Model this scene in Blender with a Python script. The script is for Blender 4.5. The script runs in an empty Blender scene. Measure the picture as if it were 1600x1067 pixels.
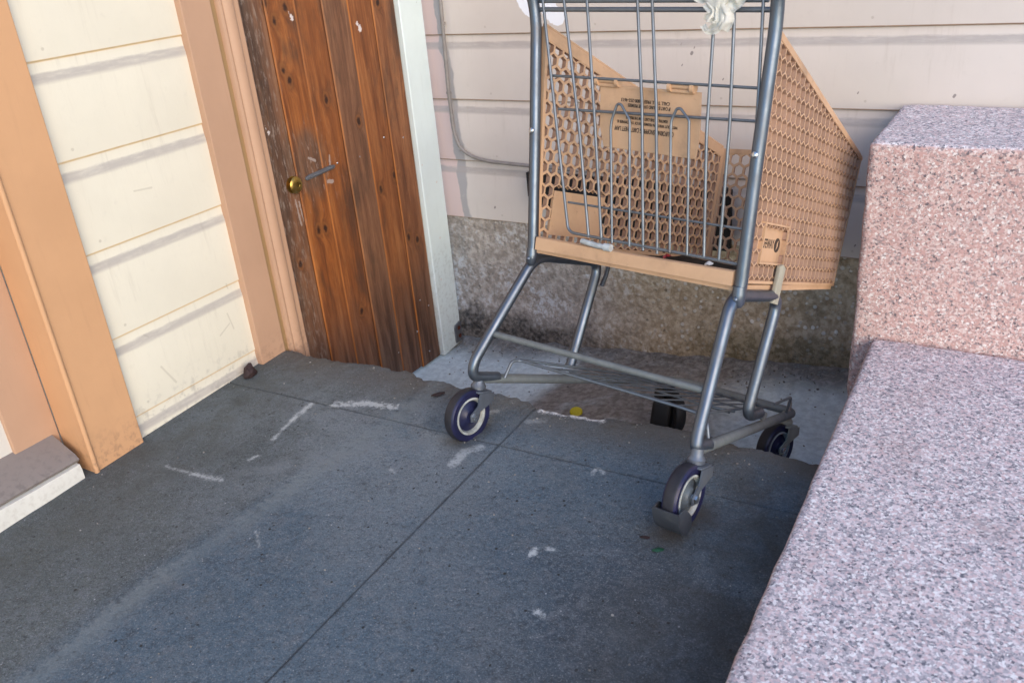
import bpy, bmesh, math, random
import numpy as np
from mathutils import Vector, Matrix, noise as mnoise
R = math.radians
random.seed(7)
S = bpy.context.scene
COL = S.collection

# ------------------------------------------------------------------ camera
cam = bpy.data.objects.new('camera', bpy.data.cameras.new('camera'))
COL.objects.link(cam)
RC = ((0.85305582, 0.51503459, -0.08387575), (0.15747425, -0.40733018, -0.89960213), (-0.49749133, 0.75420256, -0.42858006))
rt, dn, fw = RC
cam.matrix_world = Matrix(((rt[0], -dn[0], -fw[0], 1.9), (rt[1], -dn[1], -fw[1], -2.585), (rt[2], -dn[2], -fw[2], 1.13), (0, 0, 0, 1)))
cam.data.sensor_width = 36
cam.data.lens = 30.93
cam.data.clip_start = .05
cam.data.clip_end = 500
cam.data.dof.use_dof = True
cam.data.dof.focus_distance = 2.25
cam.data.dof.aperture_fstop = 7
S.camera = cam

# ------------------------------------------------------------------ light
SUN_EL, SUN_AZ = 18, 130          # azimuth measured from +Y (away from the camera) towards +X
W = bpy.data.worlds.new('World'); S.world = W; W.use_nodes = True
nt = W.node_tree
bg = nt.nodes['Background']
sky = nt.nodes.new('ShaderNodeTexSky'); sky.sky_type = 'NISHITA'; sky.sun_disc = False; sky.ozone_density = 2.6; sky.dust_density = 0
sky.sun_elevation = R(SUN_EL); sky.sun_rotation = R(SUN_AZ)
nt.links.new(sky.outputs[0], bg.inputs[0]); bg.inputs[1].default_value = .15
sl = bpy.data.lights.new('sun', 'SUN'); sl.energy = 1.2; sl.angle = R(50); sl.color = (1, .71, .42)
so = bpy.data.objects.new('sun', sl); COL.objects.link(so)
sd = Vector((math.sin(R(SUN_AZ)) * math.cos(R(SUN_EL)), math.cos(R(SUN_AZ)) * math.cos(R(SUN_EL)), math.sin(R(SUN_EL))))
so.rotation_euler = sd.to_track_quat('Z', 'Y').to_euler()
S.view_settings.view_transform = 'Standard'; S.view_settings.look = 'None'
S.view_settings.exposure = 1.62; S.view_settings.gamma = 1

# ------------------------------------------------------------------ node helper
class NM:
    """small shader-graph writer"""
    def __init__(s, name, rough=.6, metal=0., spec=.4):
        s.mat = bpy.data.materials.new(name); s.mat.use_nodes = True
        s.t = s.mat.node_tree; s.b = s.t.nodes['Principled BSDF']
        s.b.inputs['Roughness'].default_value = rough; s.b.inputs['Metallic'].default_value = metal
        s.b.inputs['Specular IOR Level'].default_value = spec
        g = s.t.nodes.new('ShaderNodeNewGeometry'); s.wpos = g.outputs['Position']; s.nrm = g.outputs['Normal']
        tc = s.t.nodes.new('ShaderNodeTexCoord'); s.opos = tc.outputs['Object']
        oi = s.t.nodes.new('ShaderNodeObjectInfo'); s.orand = oi.outputs['Random']
    def put(s, sock, v):
        if isinstance(v, bpy.types.NodeSocket): s.t.links.new(v, sock)
        elif isinstance(v, (tuple, list)) and len(v) == 3 and sock.type == 'RGBA': sock.default_value = (*v, 1)
        else: sock.default_value = v
    def m(s, op, *a, clamp=False):
        n = s.t.nodes.new('ShaderNodeMath'); n.operation = op; n.use_clamp = clamp
        for i, v in enumerate(a): s.put(n.inputs[i], v)
        return n.outputs[0]
    def mix(s, f, a, b, mode='MIX'):
        n = s.t.nodes.new('ShaderNodeMix'); n.data_type = 'RGBA'; n.blend_type = mode
        s.put(n.inputs[0], f); s.put(n.inputs[6], a); s.put(n.inputs[7], b)
        return n.outputs[2]
    def noise(s, v, scale, detail=4, rough=.55, dist=0.):
        n = s.t.nodes.new('ShaderNodeTexNoise')
        s.put(n.inputs['Vector'], v); n.inputs['Scale'].default_value = scale; n.inputs['Detail'].default_value = detail
        n.inputs['Roughness'].default_value = rough; n.inputs['Distortion'].default_value = dist
        return n.outputs['Fac']
    def vor(s, v, scale, out='Color', feature='F1', rnd=1.):
        n = s.t.nodes.new('ShaderNodeTexVoronoi'); n.feature = feature
        s.put(n.inputs['Vector'], v); n.inputs['Scale'].default_value = scale; n.inputs['Randomness'].default_value = rnd
        return n.outputs[out]
    def sep(s, v):
        n = s.t.nodes.new('ShaderNodeSeparateXYZ'); s.put(n.inputs[0], v); return n.outputs
    def comb(s, x, y, z):
        n = s.t.nodes.new('ShaderNodeCombineXYZ')
        for i, v in enumerate((x, y, z)): s.put(n.inputs[i], v)
        return n.outputs[0]
    def vs(s, v, sc):
        n = s.t.nodes.new('ShaderNodeVectorMath'); n.operation = 'MULTIPLY'
        s.put(n.inputs[0], v); n.inputs[1].default_value = sc; return n.outputs[0]
    def ss(s, x, lo, hi, a=0., b=1.):
        n = s.t.nodes.new('ShaderNodeMapRange'); n.interpolation_type = 'SMOOTHSTEP'
        s.put(n.inputs[0], x); n.inputs[1].default_value = lo; n.inputs[2].default_value = hi
        n.inputs[3].default_value = a; n.inputs[4].default_value = b
        return n.outputs[0]
    def ramp(s, f, stops, const=False):
        n = s.t.nodes.new('ShaderNodeValToRGB'); cr = n.color_ramp
        if const: cr.interpolation = 'CONSTANT'
        while len(cr.elements) < len(stops): cr.elements.new(.5)
        for e, (p, c) in zip(cr.elements, stops): e.position = p; e.color = (*c, 1)
        s.put(n.inputs[0], f); return n.outputs[0]
    def seg(s, px, py, a, b):
        """distance to the segment a-b in the plane of sockets px, py"""
        dx, dy = b[0] - a[0], b[1] - a[1]; L = dx * dx + dy * dy + 1e-9
        ux = s.m('SUBTRACT', px, a[0]); uy = s.m('SUBTRACT', py, a[1])
        t = s.m('MULTIPLY_ADD', ux, dx / L, s.m('MULTIPLY', uy, dy / L), clamp=True)
        ex = s.m('MULTIPLY_ADD', t, -dx, ux); ey = s.m('MULTIPLY_ADD', t, -dy, uy)
        return s.m('SQRT', s.m('MULTIPLY_ADD', ex, ex, s.m('MULTIPLY', ey, ey)))
    def path(s, px, py, pts):
        d = None
        for a, b in zip(pts[:-1], pts[1:]):
            e = s.seg(px, py, a, b); d = e if d is None else s.m('MINIMUM', d, e)
        return d
    def color(s, c): s.put(s.b.inputs['Base Color'], c); return s
    def rough(s, r): s.put(s.b.inputs['Roughness'], r); return s
    def bump(s, h, strength=.3, dist=.002):
        n = s.t.nodes.new('ShaderNodeBump'); n.inputs['Strength'].default_value = strength; n.inputs['Distance'].default_value = dist
        s.put(n.inputs['Height'], h); s.t.links.new(n.outputs[0], s.b.inputs['Normal']); return s

M = {}
# ---- sidewalk concrete with its paint scratches and pale streak
def mat_sidewalk():
    k = NM('sidewalk_concrete', .85)
    p = k.wpos; x, y, z = k.sep(p)
    n1 = k.noise(p, 2.2, 5, .6); n2 = k.noise(p, 60, 4, .7); n3 = k.noise(p, 260, 3, .6)
    n4 = k.noise(p, 9, 5, .65, .4)
    n6 = k.noise(p, 4.5, 5, .65, .6)
    sdist = k.m('ADD', k.m('SUBTRACT', x, k.m('MULTIPLY_ADD', k.ss(y, -1.80, -1.15), .085, .470)), k.m('MULTIPLY', k.m('SUBTRACT', n6, .5), .10))
    blue = k.mix(k.ss(n1, .3, .7), (.060, .096, .132), (.086, .128, .166))
    green = k.mix(k.ss(n1, .3, .7), (.070, .084, .088), (.104, .120, .121))
    c = k.mix(k.ss(sdist, -.05, .02), green, blue)
    worn = k.m('MULTIPLY', k.m('MULTIPLY', k.ss(y, -1.80, -1.15), k.ss(x, 1.2, .75)), k.ss(n6, .36, .62))
    c = k.mix(k.m('MULTIPLY', worn, .85), c, (.185, .215, .235))
    n9 = k.noise(p, 1.6, 4, .6, .5)
    c = k.mix(k.ss(n9, .48, .62, 0, .45), c, (.13, .155, .175)); c = k.mix(k.ss(n9, .44, .30, 0, .5), c, (.045, .058, .07))
    c = k.mix(k.m('MULTIPLY', k.m('MULTIPLY', k.ss(x, .95, 1.35), k.ss(y, -1.15, -1.45)), k.ss(n6, .25, .6, .35, .8)), c, (.040, .050, .062))  # dark lower right: shade beside the granite block put into the colour
    c = k.mix(k.ss(n4, .45, .75, 0, .5), c, (.100, .118, .132))
    c = k.mix(k.ss(n2, .5, .72, 0, .5), c, (.14, .152, .17))
    n5 = k.noise(p, 24, 5, .7, .3)
    c = k.mix(k.ss(n5, .48, .68, 0, .5), c, (.135, .148, .166)); c = k.mix(k.ss(n5, .46, .3, 0, .45), c, (.046, .052, .062))
    c = k.mix(k.ss(n2, .46, .28, 0, .6), c, (.034, .034, .036))
    c = k.mix(k.ss(n3, .60, .72, 0, .55), c, (.25, .25, .25))
    c = k.mix(k.ss(n3, .40, .30, 0, .6), c, (.03, .03, .032))
    n7 = k.noise(p, 115, 4, .75); n8 = k.noise(p, 330, 2, .6)
    c = k.mix(k.ss(n7, .52, .70, 0, .55), c, (.175, .20, .22)); c = k.mix(k.ss(n7, .46, .30, 0, .6), c, (.028, .034, .042))
    c = k.mix(k.ss(n8, .56, .70, 0, .5), c, (.26, .28, .30)); c = k.mix(k.ss(n8, .44, .32, 0, .5), c, (.022, .025, .03))
    vp = k.vor(p, 42, 'Distance'); vpr = k.sep(k.vor(p, 42, 'Color'))[2]
    c = k.mix(k.m('MULTIPLY', k.ss(k.m('MULTIPLY_ADD', n2, .15, vp), .24, .14), k.ss(vpr, .88, .93, 0, .8)), c, (.018, .02, .024))
    # exposed pale aggregate grains
    vd = k.vor(p, 190, 'Distance'); vc = k.vor(p, 190, 'Color'); vr = k.sep(vc)[0]
    c = k.mix(k.m('MULTIPLY', k.ss(vd, .32, .18), k.ss(vr, .92, .98, 0, .6)), c, (.33, .34, .35))
    vd2 = k.vor(p, 75, 'Distance'); vr2 = k.sep(k.vor(p, 75, 'Color'))[1]
    c = k.mix(k.m('MULTIPLY', k.ss(vd2, .17, .08), k.ss(vr2, .95, .98, 0, .8)), c, (.40, .41, .43))
    c = k.mix(k.m('MULTIPLY', k.ss(vd2, .28, .16), k.ss(vr2, .06, .03)), c, (.02, .02, .02))
    # greener grime along the house wall and a darker brown near the kerb of granite
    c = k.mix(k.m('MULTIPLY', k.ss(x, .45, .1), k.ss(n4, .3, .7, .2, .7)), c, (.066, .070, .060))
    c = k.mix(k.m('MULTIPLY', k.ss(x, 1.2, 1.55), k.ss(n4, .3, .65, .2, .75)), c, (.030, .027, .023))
    # brown dirt near the broken back edge
    c = k.mix(k.m('MULTIPLY', k.ss(y, -1.12, -.95), k.ss(n1, .35, .6, .1, .75)), c, (.105, .088, .07))
    wob = k.m('MULTIPLY_ADD', k.m('SUBTRACT', k.noise(p, 25, 4, .7), .5), .02, 0.)
    wob2 = k.m('MULTIPLY', k.m('SUBTRACT', k.noise(p, 70, 4, .7), .5), .02)
    # pale worn band along the change of tone
    sd2 = k.m('MULTIPLY_ADD', k.m('SUBTRACT', n2, .5), .05, sdist)
    band = k.m('MULTIPLY', k.ss(sd2, -.012, .008), k.ss(sd2, .075, .02))
    c = k.mix(k.m('MULTIPLY', band, k.m('MULTIPLY', k.ss(n6, .28, .6, .25, .75), k.ss(n2, .3, .6, .5, 1.))), c, (.165, .19, .20))
    d = k.m('ADD', k.path(x, y, [(.763, -1.178), (.632, -1.259), (.519, -1.362), (.40, -1.45)]), k.m('MULTIPLY', wob, 3.))
    c = k.mix(k.m('MULTIPLY', k.ss(d, .06, .0), k.ss(n5, .36, .6, .1, .6)), c, (.165, .185, .20))
    # white paint scratches
    def mark(c, pts, w, amt=.75, col=(.46, .49, .50), wb=wob2):
        d = k.m('ADD', k.path(x, y, pts), wb)
        brk = k.m('ADD', d, k.m('MULTIPLY', k.m('SUBTRACT', n3, .5), .022))
        return k.mix(k.m('MULTIPLY', k.ss(brk, w + .005, w - .006), k.ss(n2, .38, .52, amt * .3, amt)), c, col)
    c = mark(c, [(.315, -1.17), (.322, -1.247)], .008); c = mark(c, [(.322, -1.247), (.339, -1.34)], .004)
    c = mark(c, [(.349, -1.427), (.355, -1.407)], .005)
    c = mark(c, [(.17, -1.53), (.258, -1.526)], .003, .5); c = mark(c, [(.258, -1.526), (.346, -1.516)], .006, .6)
    c = mark(c, [(.377, -1.149), (.452, -1.113), (.542, -1.098)], .012, .8, wb=k.m('MULTIPLY', wob2, 2.2))
    c = mark(c, [(.828, -1.25), (.823, -1.198), (.846, -1.17)], .013, .6)
    c = mark(c, [(.905, -.972), (.966, -.964), (1.06, -.957)], .011, 1., (.66, .66, .66))
    c = mark(c, [(1.138, -1.158), (1.136, -1.137), (1.152, -1.139), (1.16, -1.15)], .003, .8)
    c = mark(c, [(.567, -1.618), (.612, -1.653)], .0022, .6)
    c = mark(c, [(.74, -1.06), (.80, -1.02)], .01, .35); c = mark(c, [(.90, -1.03), (.93, -1.01)], .01, .3)
    c = mark(c, [(1.142, -1.44), (1.143, -1.425)], .006, .9); c = mark(c, [(1.163, -1.41), (1.176, -1.412)], .004, .8)
    c = mark(c, [(1.229, -1.566), (1.24, -1.57)], .006, .9); c = mark(c, [(.70, -1.32), (.715, -1.33)], .003, .6)
    dw = k.m('ADD', k.m('MINIMUM', k.seg(x, y, (1.36, -1.27), (1.40, -1.20)), k.seg(x, y, (.79, -1.16), (.80, -1.10))), k.m('MULTIPLY', k.m('SUBTRACT', n5, .5), .05))
    c = k.mix(k.ss(dw, .07, .0, 0, .7), c, (.045, .038, .032))
    # dirt packed into the joints
    j = k.m('MINIMUM', k.m('ABSOLUTE', k.m('SUBTRACT', x, .886)), k.seg(x, y, (-.1, -1.172), (1.9, -1.112)))
    c = k.mix(k.m('MULTIPLY', k.ss(k.m('ADD', j, k.m('MULTIPLY', wob2, .35)), .0055, .001, 0, .6), k.ss(n6, .35, .6, .15, 1.)), c, (.03, .034, .04))
    k.color(c).bump(k.m('MULTIPLY_ADD', n7, 1., n2), .7, .004)
    return k.mat
M['sidewalk'] = mat_sidewalk()

def mat_landing():
    k = NM('landing_concrete', .85)
    p = k.wpos; x, y, z = k.sep(p)
    n1 = k.noise(p, 4, 5, .65, .3); n2 = k.noise(p, 45, 4, .7); n3 = k.noise(p, 200, 3, .6)
    c = k.mix(k.ss(n2, .35, .65), (.48, .57, .62), (.64, .74, .79))
    c = k.mix(k.ss(n3, .55, .75, 0, .4), c, (.5, .52, .53))
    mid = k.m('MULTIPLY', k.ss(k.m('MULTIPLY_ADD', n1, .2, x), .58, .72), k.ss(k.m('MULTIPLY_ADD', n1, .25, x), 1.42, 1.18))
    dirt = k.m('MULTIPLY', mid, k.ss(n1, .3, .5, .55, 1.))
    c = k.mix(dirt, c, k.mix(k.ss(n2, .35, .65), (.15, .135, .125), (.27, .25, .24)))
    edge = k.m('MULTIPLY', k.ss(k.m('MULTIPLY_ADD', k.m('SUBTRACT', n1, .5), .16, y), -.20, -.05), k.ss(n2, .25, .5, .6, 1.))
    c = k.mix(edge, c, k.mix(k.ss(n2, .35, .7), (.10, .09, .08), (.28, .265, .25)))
    k.color(c).bump(k.m('MULTIPLY_ADD', n3, .4, n2), .6, .004)
    return k.mat
M['landing'] = mat_landing()

def mat_siding(name, base, lap0, exp_, tan, pink=False):
    k = NM(name, .5, spec=.35)
    p = k.wpos; x, y, z = k.sep(p)
    n1 = k.noise(p, 3, 4, .6); n2 = k.noise(p, 40, 4, .6); n3 = k.noise(k.vs(p, (1, 1, 6)), 14, 5, .7)
    c = k.mix(k.ss(n1, .35, .7), base, tuple(v * .94 for v in base))
    c = k.mix(k.ss(n2, .58, .8, 0, .3), c, tuple(v * .80 for v in base))
    if pink:
        wv = k.m('MULTIPLY', k.m('SUBTRACT', k.noise(p, 11, 3, .5), .5), .055)
        xb = k.m('MULTIPLY_ADD', z, .032, k.m('ADD', x, wv))       # coats of another paint beside the gate
        c = k.mix(k.m('MULTIPLY', k.ss(xb, .075, .066), k.ss(n2, .2, .45, .75, 1.)), c, (.36, .34, .34))
        c = k.mix(k.ss(xb, .038, .032), c, (.61, .475, .445))
        d = k.m('MINIMUM', k.path(x, z, [(.352, .93), (.375, .885), (.392, .872)]), k.path(x, z, [(.435, .93), (.455, .865), (.478, .85)]))
        d = k.m('ADD', d, k.m('MULTIPLY', k.m('SUBTRACT', k.noise(k.vs(p, (1, 1, .3)), 60, 3, .6), .5), .02))
        c = k.mix(k.ss(d, .030, .027), c, (.80, .83, .90))
        dots = None
        for q in ((.923, .734, .007), (.931, .75, .003), (.893, .70, .003), (1.641, .623, .006), (1.428, .188, .004), (1.401, .627, .003), (.174, .198, .006), (.80, .79, .004), (1.02, .66, .003), (.89, .76, .003)):
            e = k.m('DIVIDE', k.seg(x, z, q[:2], (q[0] + .002, q[1] + .004)), q[2] * .62); dots = e if dots is None else k.m('MINIMUM', dots, e)
        c = k.mix(k.ss(k.m('ADD', dots, k.m('MULTIPLY', n2, .8)), 1.5, 1.1, 0, .75), c, (.16, .13, .13))
    # position down from the lap line (0 at the lap)
    t = k.m('MULTIPLY', k.m('FRACT', k.m('DIVIDE', k.m('SUBTRACT', lap0 + 20 * exp_, z), exp_)), exp_)
    band = k.m('MULTIPLY', k.ss(k.m('MULTIPLY_ADD', n3, .010, t), .027, .034), k.ss(k.m('MULTIPLY_ADD', n3, .010, t), .058, .046))
    c = k.mix(k.m('MULTIPLY', band, k.ss(n3, .25, .6, .5, .85)), c, (.40, .365, .335) if not pink else (.35, .315, .295))      # dust lying on the ledge of each board
    tanm = k.m('ADD', k.ss(t, .0045, .002), k.ss(t, exp_ - .0025, exp_ - .0015), clamp=True)
    c = k.mix(k.m('MULTIPLY', tanm, k.ss(n2, .2, .5, .5, .9)), c, tan)
    st = k.noise(k.vs(p, (1, 1, .10)), 34, 5, .7)
    c = k.mix(k.ss(st, .56, .78, 0, .16), c, (.30, .25, .20)); c = k.mix(k.m('MULTIPLY', k.ss(t, .20, .0), k.ss(st, .5, .7, 0, .10)), c, (.30, .25, .2))
    ny_ = k.m('ABSOLUTE', k.m('SUBTRACT', k.m('FRACT', k.m('MULTIPLY', k.m('ADD', x, y), 2.46)), .5)); nzz_ = k.m('ABSOLUTE', k.m('SUBTRACT', t, exp_ - .022))
    nd = k.m('SQRT', k.m('MULTIPLY_ADD', k.m('DIVIDE', ny_, 2.46), k.m('DIVIDE', ny_, 2.46), k.m('MULTIPLY', nzz_, nzz_)))
    c = k.mix(k.ss(nd, .0042, .0030, 0, .28), c, (.25, .20, .16))
    if not pink:
        low = k.m('MULTIPLY', k.ss(z, .16, .02), k.ss(n2, .50, .66, 0, .55))
        c = k.mix(low, c, (.33, .31, .28))
        sc = None
        for a, b, w in (((-1.30, .62), (-1.25, .615), .003), ((-1.36, .17), (-1.33, .11), .0035), ((-1.12, .22), (-1.11, .17), .003), ((-1.38, .27), (-1.37, .26), .003), ((-1.10, .30), (-1.095, .285), .003), ((-1.16, .17), (-1.12, .19), .003)):
            e = k.m('DIVIDE', k.seg(y, z, a, b), w); sc = e if sc is None else k.m('MINIMUM', sc, e)
        c = k.mix(k.ss(k.m('ADD', sc, k.m('MULTIPLY', n2, .9)), 1.5, .9, 0, .28), c, (.30, .26, .2))
    k.color(c).bump(k.m('SUBTRACT', k.m('MULTIPLY_ADD', st, .8, n2), k.ss(nd, .0045, .003, 0, .8)), .22, .002)
    return k.mat
M['cream'] = mat_siding('cream_painted_boards', (.72, .675, .56), .0774, .2174, (.64, .47, .27))
M['beige'] = mat_siding('beige_painted_boards', (.60, .545, .505), .150, .2172, (.30, .20, .13), True)

def mat_paint(name, base, dark, chips=.5, rough=.45, low=.5):
    k = NM(name, rough, spec=.4)
    p = k.wpos; n1 = k.noise(p, 5, 4, .6); n2 = k.noise(p, 70, 4, .65); n3 = k.noise(k.vs(p, (1, 1, .12)), 60, 4, .6)
    x, y, z = k.sep(p)
    c = k.mix(k.ss(n1, .3, .7), base, tuple(v * .93 for v in base))
    c = k.mix(k.ss(n3, .55, .8, 0, .35), c, tuple(v * .82 for v in base))
    vd = k.vor(p, 22, 'Distance'); vr = k.sep(k.vor(p, 22, 'Color'))[0]
    c = k.mix(k.m('MULTIPLY', k.ss(k.m('MULTIPLY_ADD', n2, .2, vd), .22, .18), k.ss(vr, .955, .965, 0, chips)), c, (.62, .58, .54))
    c = k.mix(k.m('MULTIPLY', k.ss(k.m('MULTIPLY_ADD', n2, .2, vd), .2, .16), k.ss(vr, .035, .03, 0, chips)), c, dark)
    c = k.mix(k.m('MULTIPLY', k.ss(z, .14, .0), k.ss(n2, .45, .7, 0, low)), c, dark)
    k.color(c).bump(k.m('MULTIPLY_ADD', n3, .6, n2), .15, .0015)
    return k.mat
M['peach'] = mat_paint('peach_paint', (.585, .33, .175), (.16, .10, .07), .9)
M['peach2'] = mat_paint('darker_peach_paint', (.47, .29, .19), (.16, .10, .07), .9)
M['white_paint'] = mat_paint('weathered_white_paint', (.66, .745, .735), (.2, .2, .17), .9, .45, .25)
M['door_white'] = mat_paint('white_door_paint', (.62, .58, .52), (.3, .3, .28))
M['gap_wood'] = mat_paint('bare_strip_wood', (.33, .21, .10), (.1, .06, .03))
M['sill'] = mat_paint('grey_brown_sill_paint', (.215, .185, .17), (.05, .045, .045), .6, .65)
M['sill_white'] = mat_paint('chipped_white_sill_paint', (.64, .62, .56), (.26, .21, .16), .4, .6, .22)

def mat_wood():
    k = NM('weathered_stained_wood', .55, spec=.35)
    p = k.wpos; x, y, z = k.sep(p)
    knots = [(-.72, .939), (-.745, .988), (-.67, .968), (-.722, .806), (-.705, .773), (-.567, .695), (-.44, .601), (-.301, .386), (-.382, .364), (-.67, .319), (-.699, .322), (-.798, .248), (-.228, .132), (-.275, .16), (-.571, -.002), (-.264, .935)]
    kd = None
    for q in knots:
        dy = k.m('MULTIPLY', k.m('SUBTRACT', y, q[0]), 1.35); dz = k.m('MULTIPLY', k.m('SUBTRACT', z, q[1]), .85)
        e = k.m('SQRT', k.m('MULTIPLY_ADD', dy, dy, k.m('MULTIPLY', dz, dz))); kd = e if kd is None else k.m('MINIMUM', kd, e)
    kd = k.m('ADD', kd, k.m('MULTIPLY', k.m('SUBTRACT', k.noise(p, 42, 4, .65), .5), .026))
    bi = k.m('FLOOR', k.m('DIVIDE', k.m('ADD', y, .86), .1133))
    br = k.sep(k.ramp(k.m('DIVIDE', k.m('ADD', bi, .5), 6.), [(0, (.95,) * 3), (.166, (.15,) * 3), (.333, (.30,) * 3), (.5, (.92,) * 3), (.666, (.40,) * 3), (.833, (.55,) * 3)], True))[0]
    warp = k.m('MULTIPLY', k.ss(kd, .05, .0), .02)
    gp = k.comb(k.m('MULTIPLY', bi, 3.7), k.m('ADD', y, warp), k.m('MULTIPLY', z, .07))
    g1 = k.noise(gp, 34, 7, .66, .6); g2 = k.noise(gp, 210, 4, .7, .2); g3 = k.noise(k.vs(p, (1, 1, .35)), 6.5, 5, .65, .3)
    fine = k.noise(p, 120, 4, .7)
    c = k.ramp(g1, [(.25, (.085, .024, .008)), (.42, (.185, .056, .014)), (.56, (.285, .094, .024)), (.74, (.40, .160, .048))])
    c = k.mix(k.ss(br, .2, .9, 0, .78), c, k.mix(k.ss(g1, .3, .7), (.10, .050, .03), (.23, .12, .07)))
    c = k.mix(k.ss(g2, .32, .6, .38, 0), c, (.075, .03, .014))
    # grey-brown weathering in the latch board, around the bolt and down by the ground
    wea = k.m('MAXIMUM', k.ss(k.m('MULTIPLY_ADD', g3, .22, y), -.66, -.74), k.ss(k.m('MULTIPLY_ADD', g3, .75, z), .56, .10))
    bx = k.m('MULTIPLY', k.m('SUBTRACT', y, -.70), 1.1); bz = k.m('MULTIPLY', k.m('SUBTRACT', z, .53), 1.2)
    wea = k.m('MAXIMUM', wea, k.ss(k.m('MULTIPLY_ADD', g3, .3, k.m('SQRT', k.m('MULTIPLY_ADD', bx, bx, k.m('MULTIPLY', bz, bz)))), .30, .20))
    wc = k.mix(k.ss(g1, .3, .7), (.036, .022, .016), (.145, .095, .068))
    c = k.mix(k.m('MULTIPLY', wea, k.ss(g2, .3, .62, .45, .88)), c, wc)
    g4 = k.noise(k.vs(p, (1, 1, .22)), 15, 6, .7, .5)
    c = k.mix(k.ss(g4, .52, .70, 0, .5), c, (.055, .030, .018)); c = k.mix(k.ss(g4, .42, .28, 0, .35), c, (.36, .15, .05))
    c = k.mix(k.m('MULTIPLY', k.ss(g3, .52, .70), .7), c, (.050, .031, .022))
    # knots
    c = k.mix(k.ss(kd, .034, .008, 0, .8), c, (.085, .030, .012))
    c = k.mix(k.m('MULTIPLY', k.ss(kd, .009, .014), k.ss(kd, .022, .016, 0, .3)), c, (.34, .13, .035))
    c = k.mix(k.ss(kd, .011, .004, 0, .9), c, (.022, .008, .005))
    # scuffs
    c = k.mix(k.m('MULTIPLY', k.ss(fine, .66, .76, 0, .55), k.ss(g3, .45, .62)), c, (.34, .26, .21))
    for a, b, w in (((-.685, .545), (-.66, .53), .0035), ((-.60, .50), (-.595, .53), .003), ((-.62, .455), (-.60, .45), .006), ((-.77, .44), (-.765, .36), .003), ((-.757, .43), (-.752, .37), .0025)):
        c = k.mix(k.ss(k.m('ADD', k.seg(y, z, a, b), k.m('MULTIPLY', k.m('SUBTRACT', fine, .5), .012)), w + .001, w - .001, 0, .6), c, (.42, .36, .33))
    for q, w in (((-.653, .935), .006), ((-.368, .868), .0085), ((-.821, .647), .005)):
        e = k.m('MINIMUM', k.seg(y, z, q, (q[0] + .002, q[1] + .006)), k.m('ADD', k.seg(y, z, (q[0] - .006, q[1] + .016), (q[0] - .008, q[1] + .022)), .004))
        c = k.mix(k.ss(k.m('ADD', e, k.m('MULTIPLY', k.m('SUBTRACT', fine, .5), .022)), w + .0005, w - .001), c, (.60, .53, .51))
    fx = k.noise(k.vs(p, (1, 1, .25)), 95, 4, .75)
    kx_ = k.m('MULTIPLY', k.m('SUBTRACT', y, -.70), 1.); kz_ = k.m('SUBTRACT', z, .50)
    near = k.ss(k.m('SQRT', k.m('MULTIPLY_ADD', kx_, kx_, k.m('MULTIPLY', kz_, kz_))), .20, .05)
    c = k.mix(k.m('MULTIPLY', near, k.ss(fx, .54, .70, 0, .7)), c, (.33, .25, .21))
    c = k.mix(k.m('MULTIPLY', k.ss(y, -.72, -.80), k.ss(fx, .5, .68, 0, .75)), c, (.27, .215, .18))
    c = k.mix(k.ss(fx, .62, .74, 0, .35), c, (.36, .20, .11))
    # bare orange wood in the seams
    ft = k.m('ABSOLUTE', k.m('SUBTRACT', k.m('FRACT', k.m('DIVIDE', k.m('ADD', y, .86), .1133)), .5))
    c = k.mix(k.m('MULTIPLY', k.ss(ft, .445, .475), k.ss(g3, .3, .6, .9, .35)), c, (.40, .135, .022))
    c = k.mix(k.ss(ft, .488, .496, 0, .8), c, (.06, .016, .004))
    k.color(c).rough(k.ss(g1, .3, .7, .6, .42)).bump(k.m('MULTIPLY_ADD', g2, .7, g1), .35, .003)
    return k.mat
M['wood'] = mat_wood()

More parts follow.
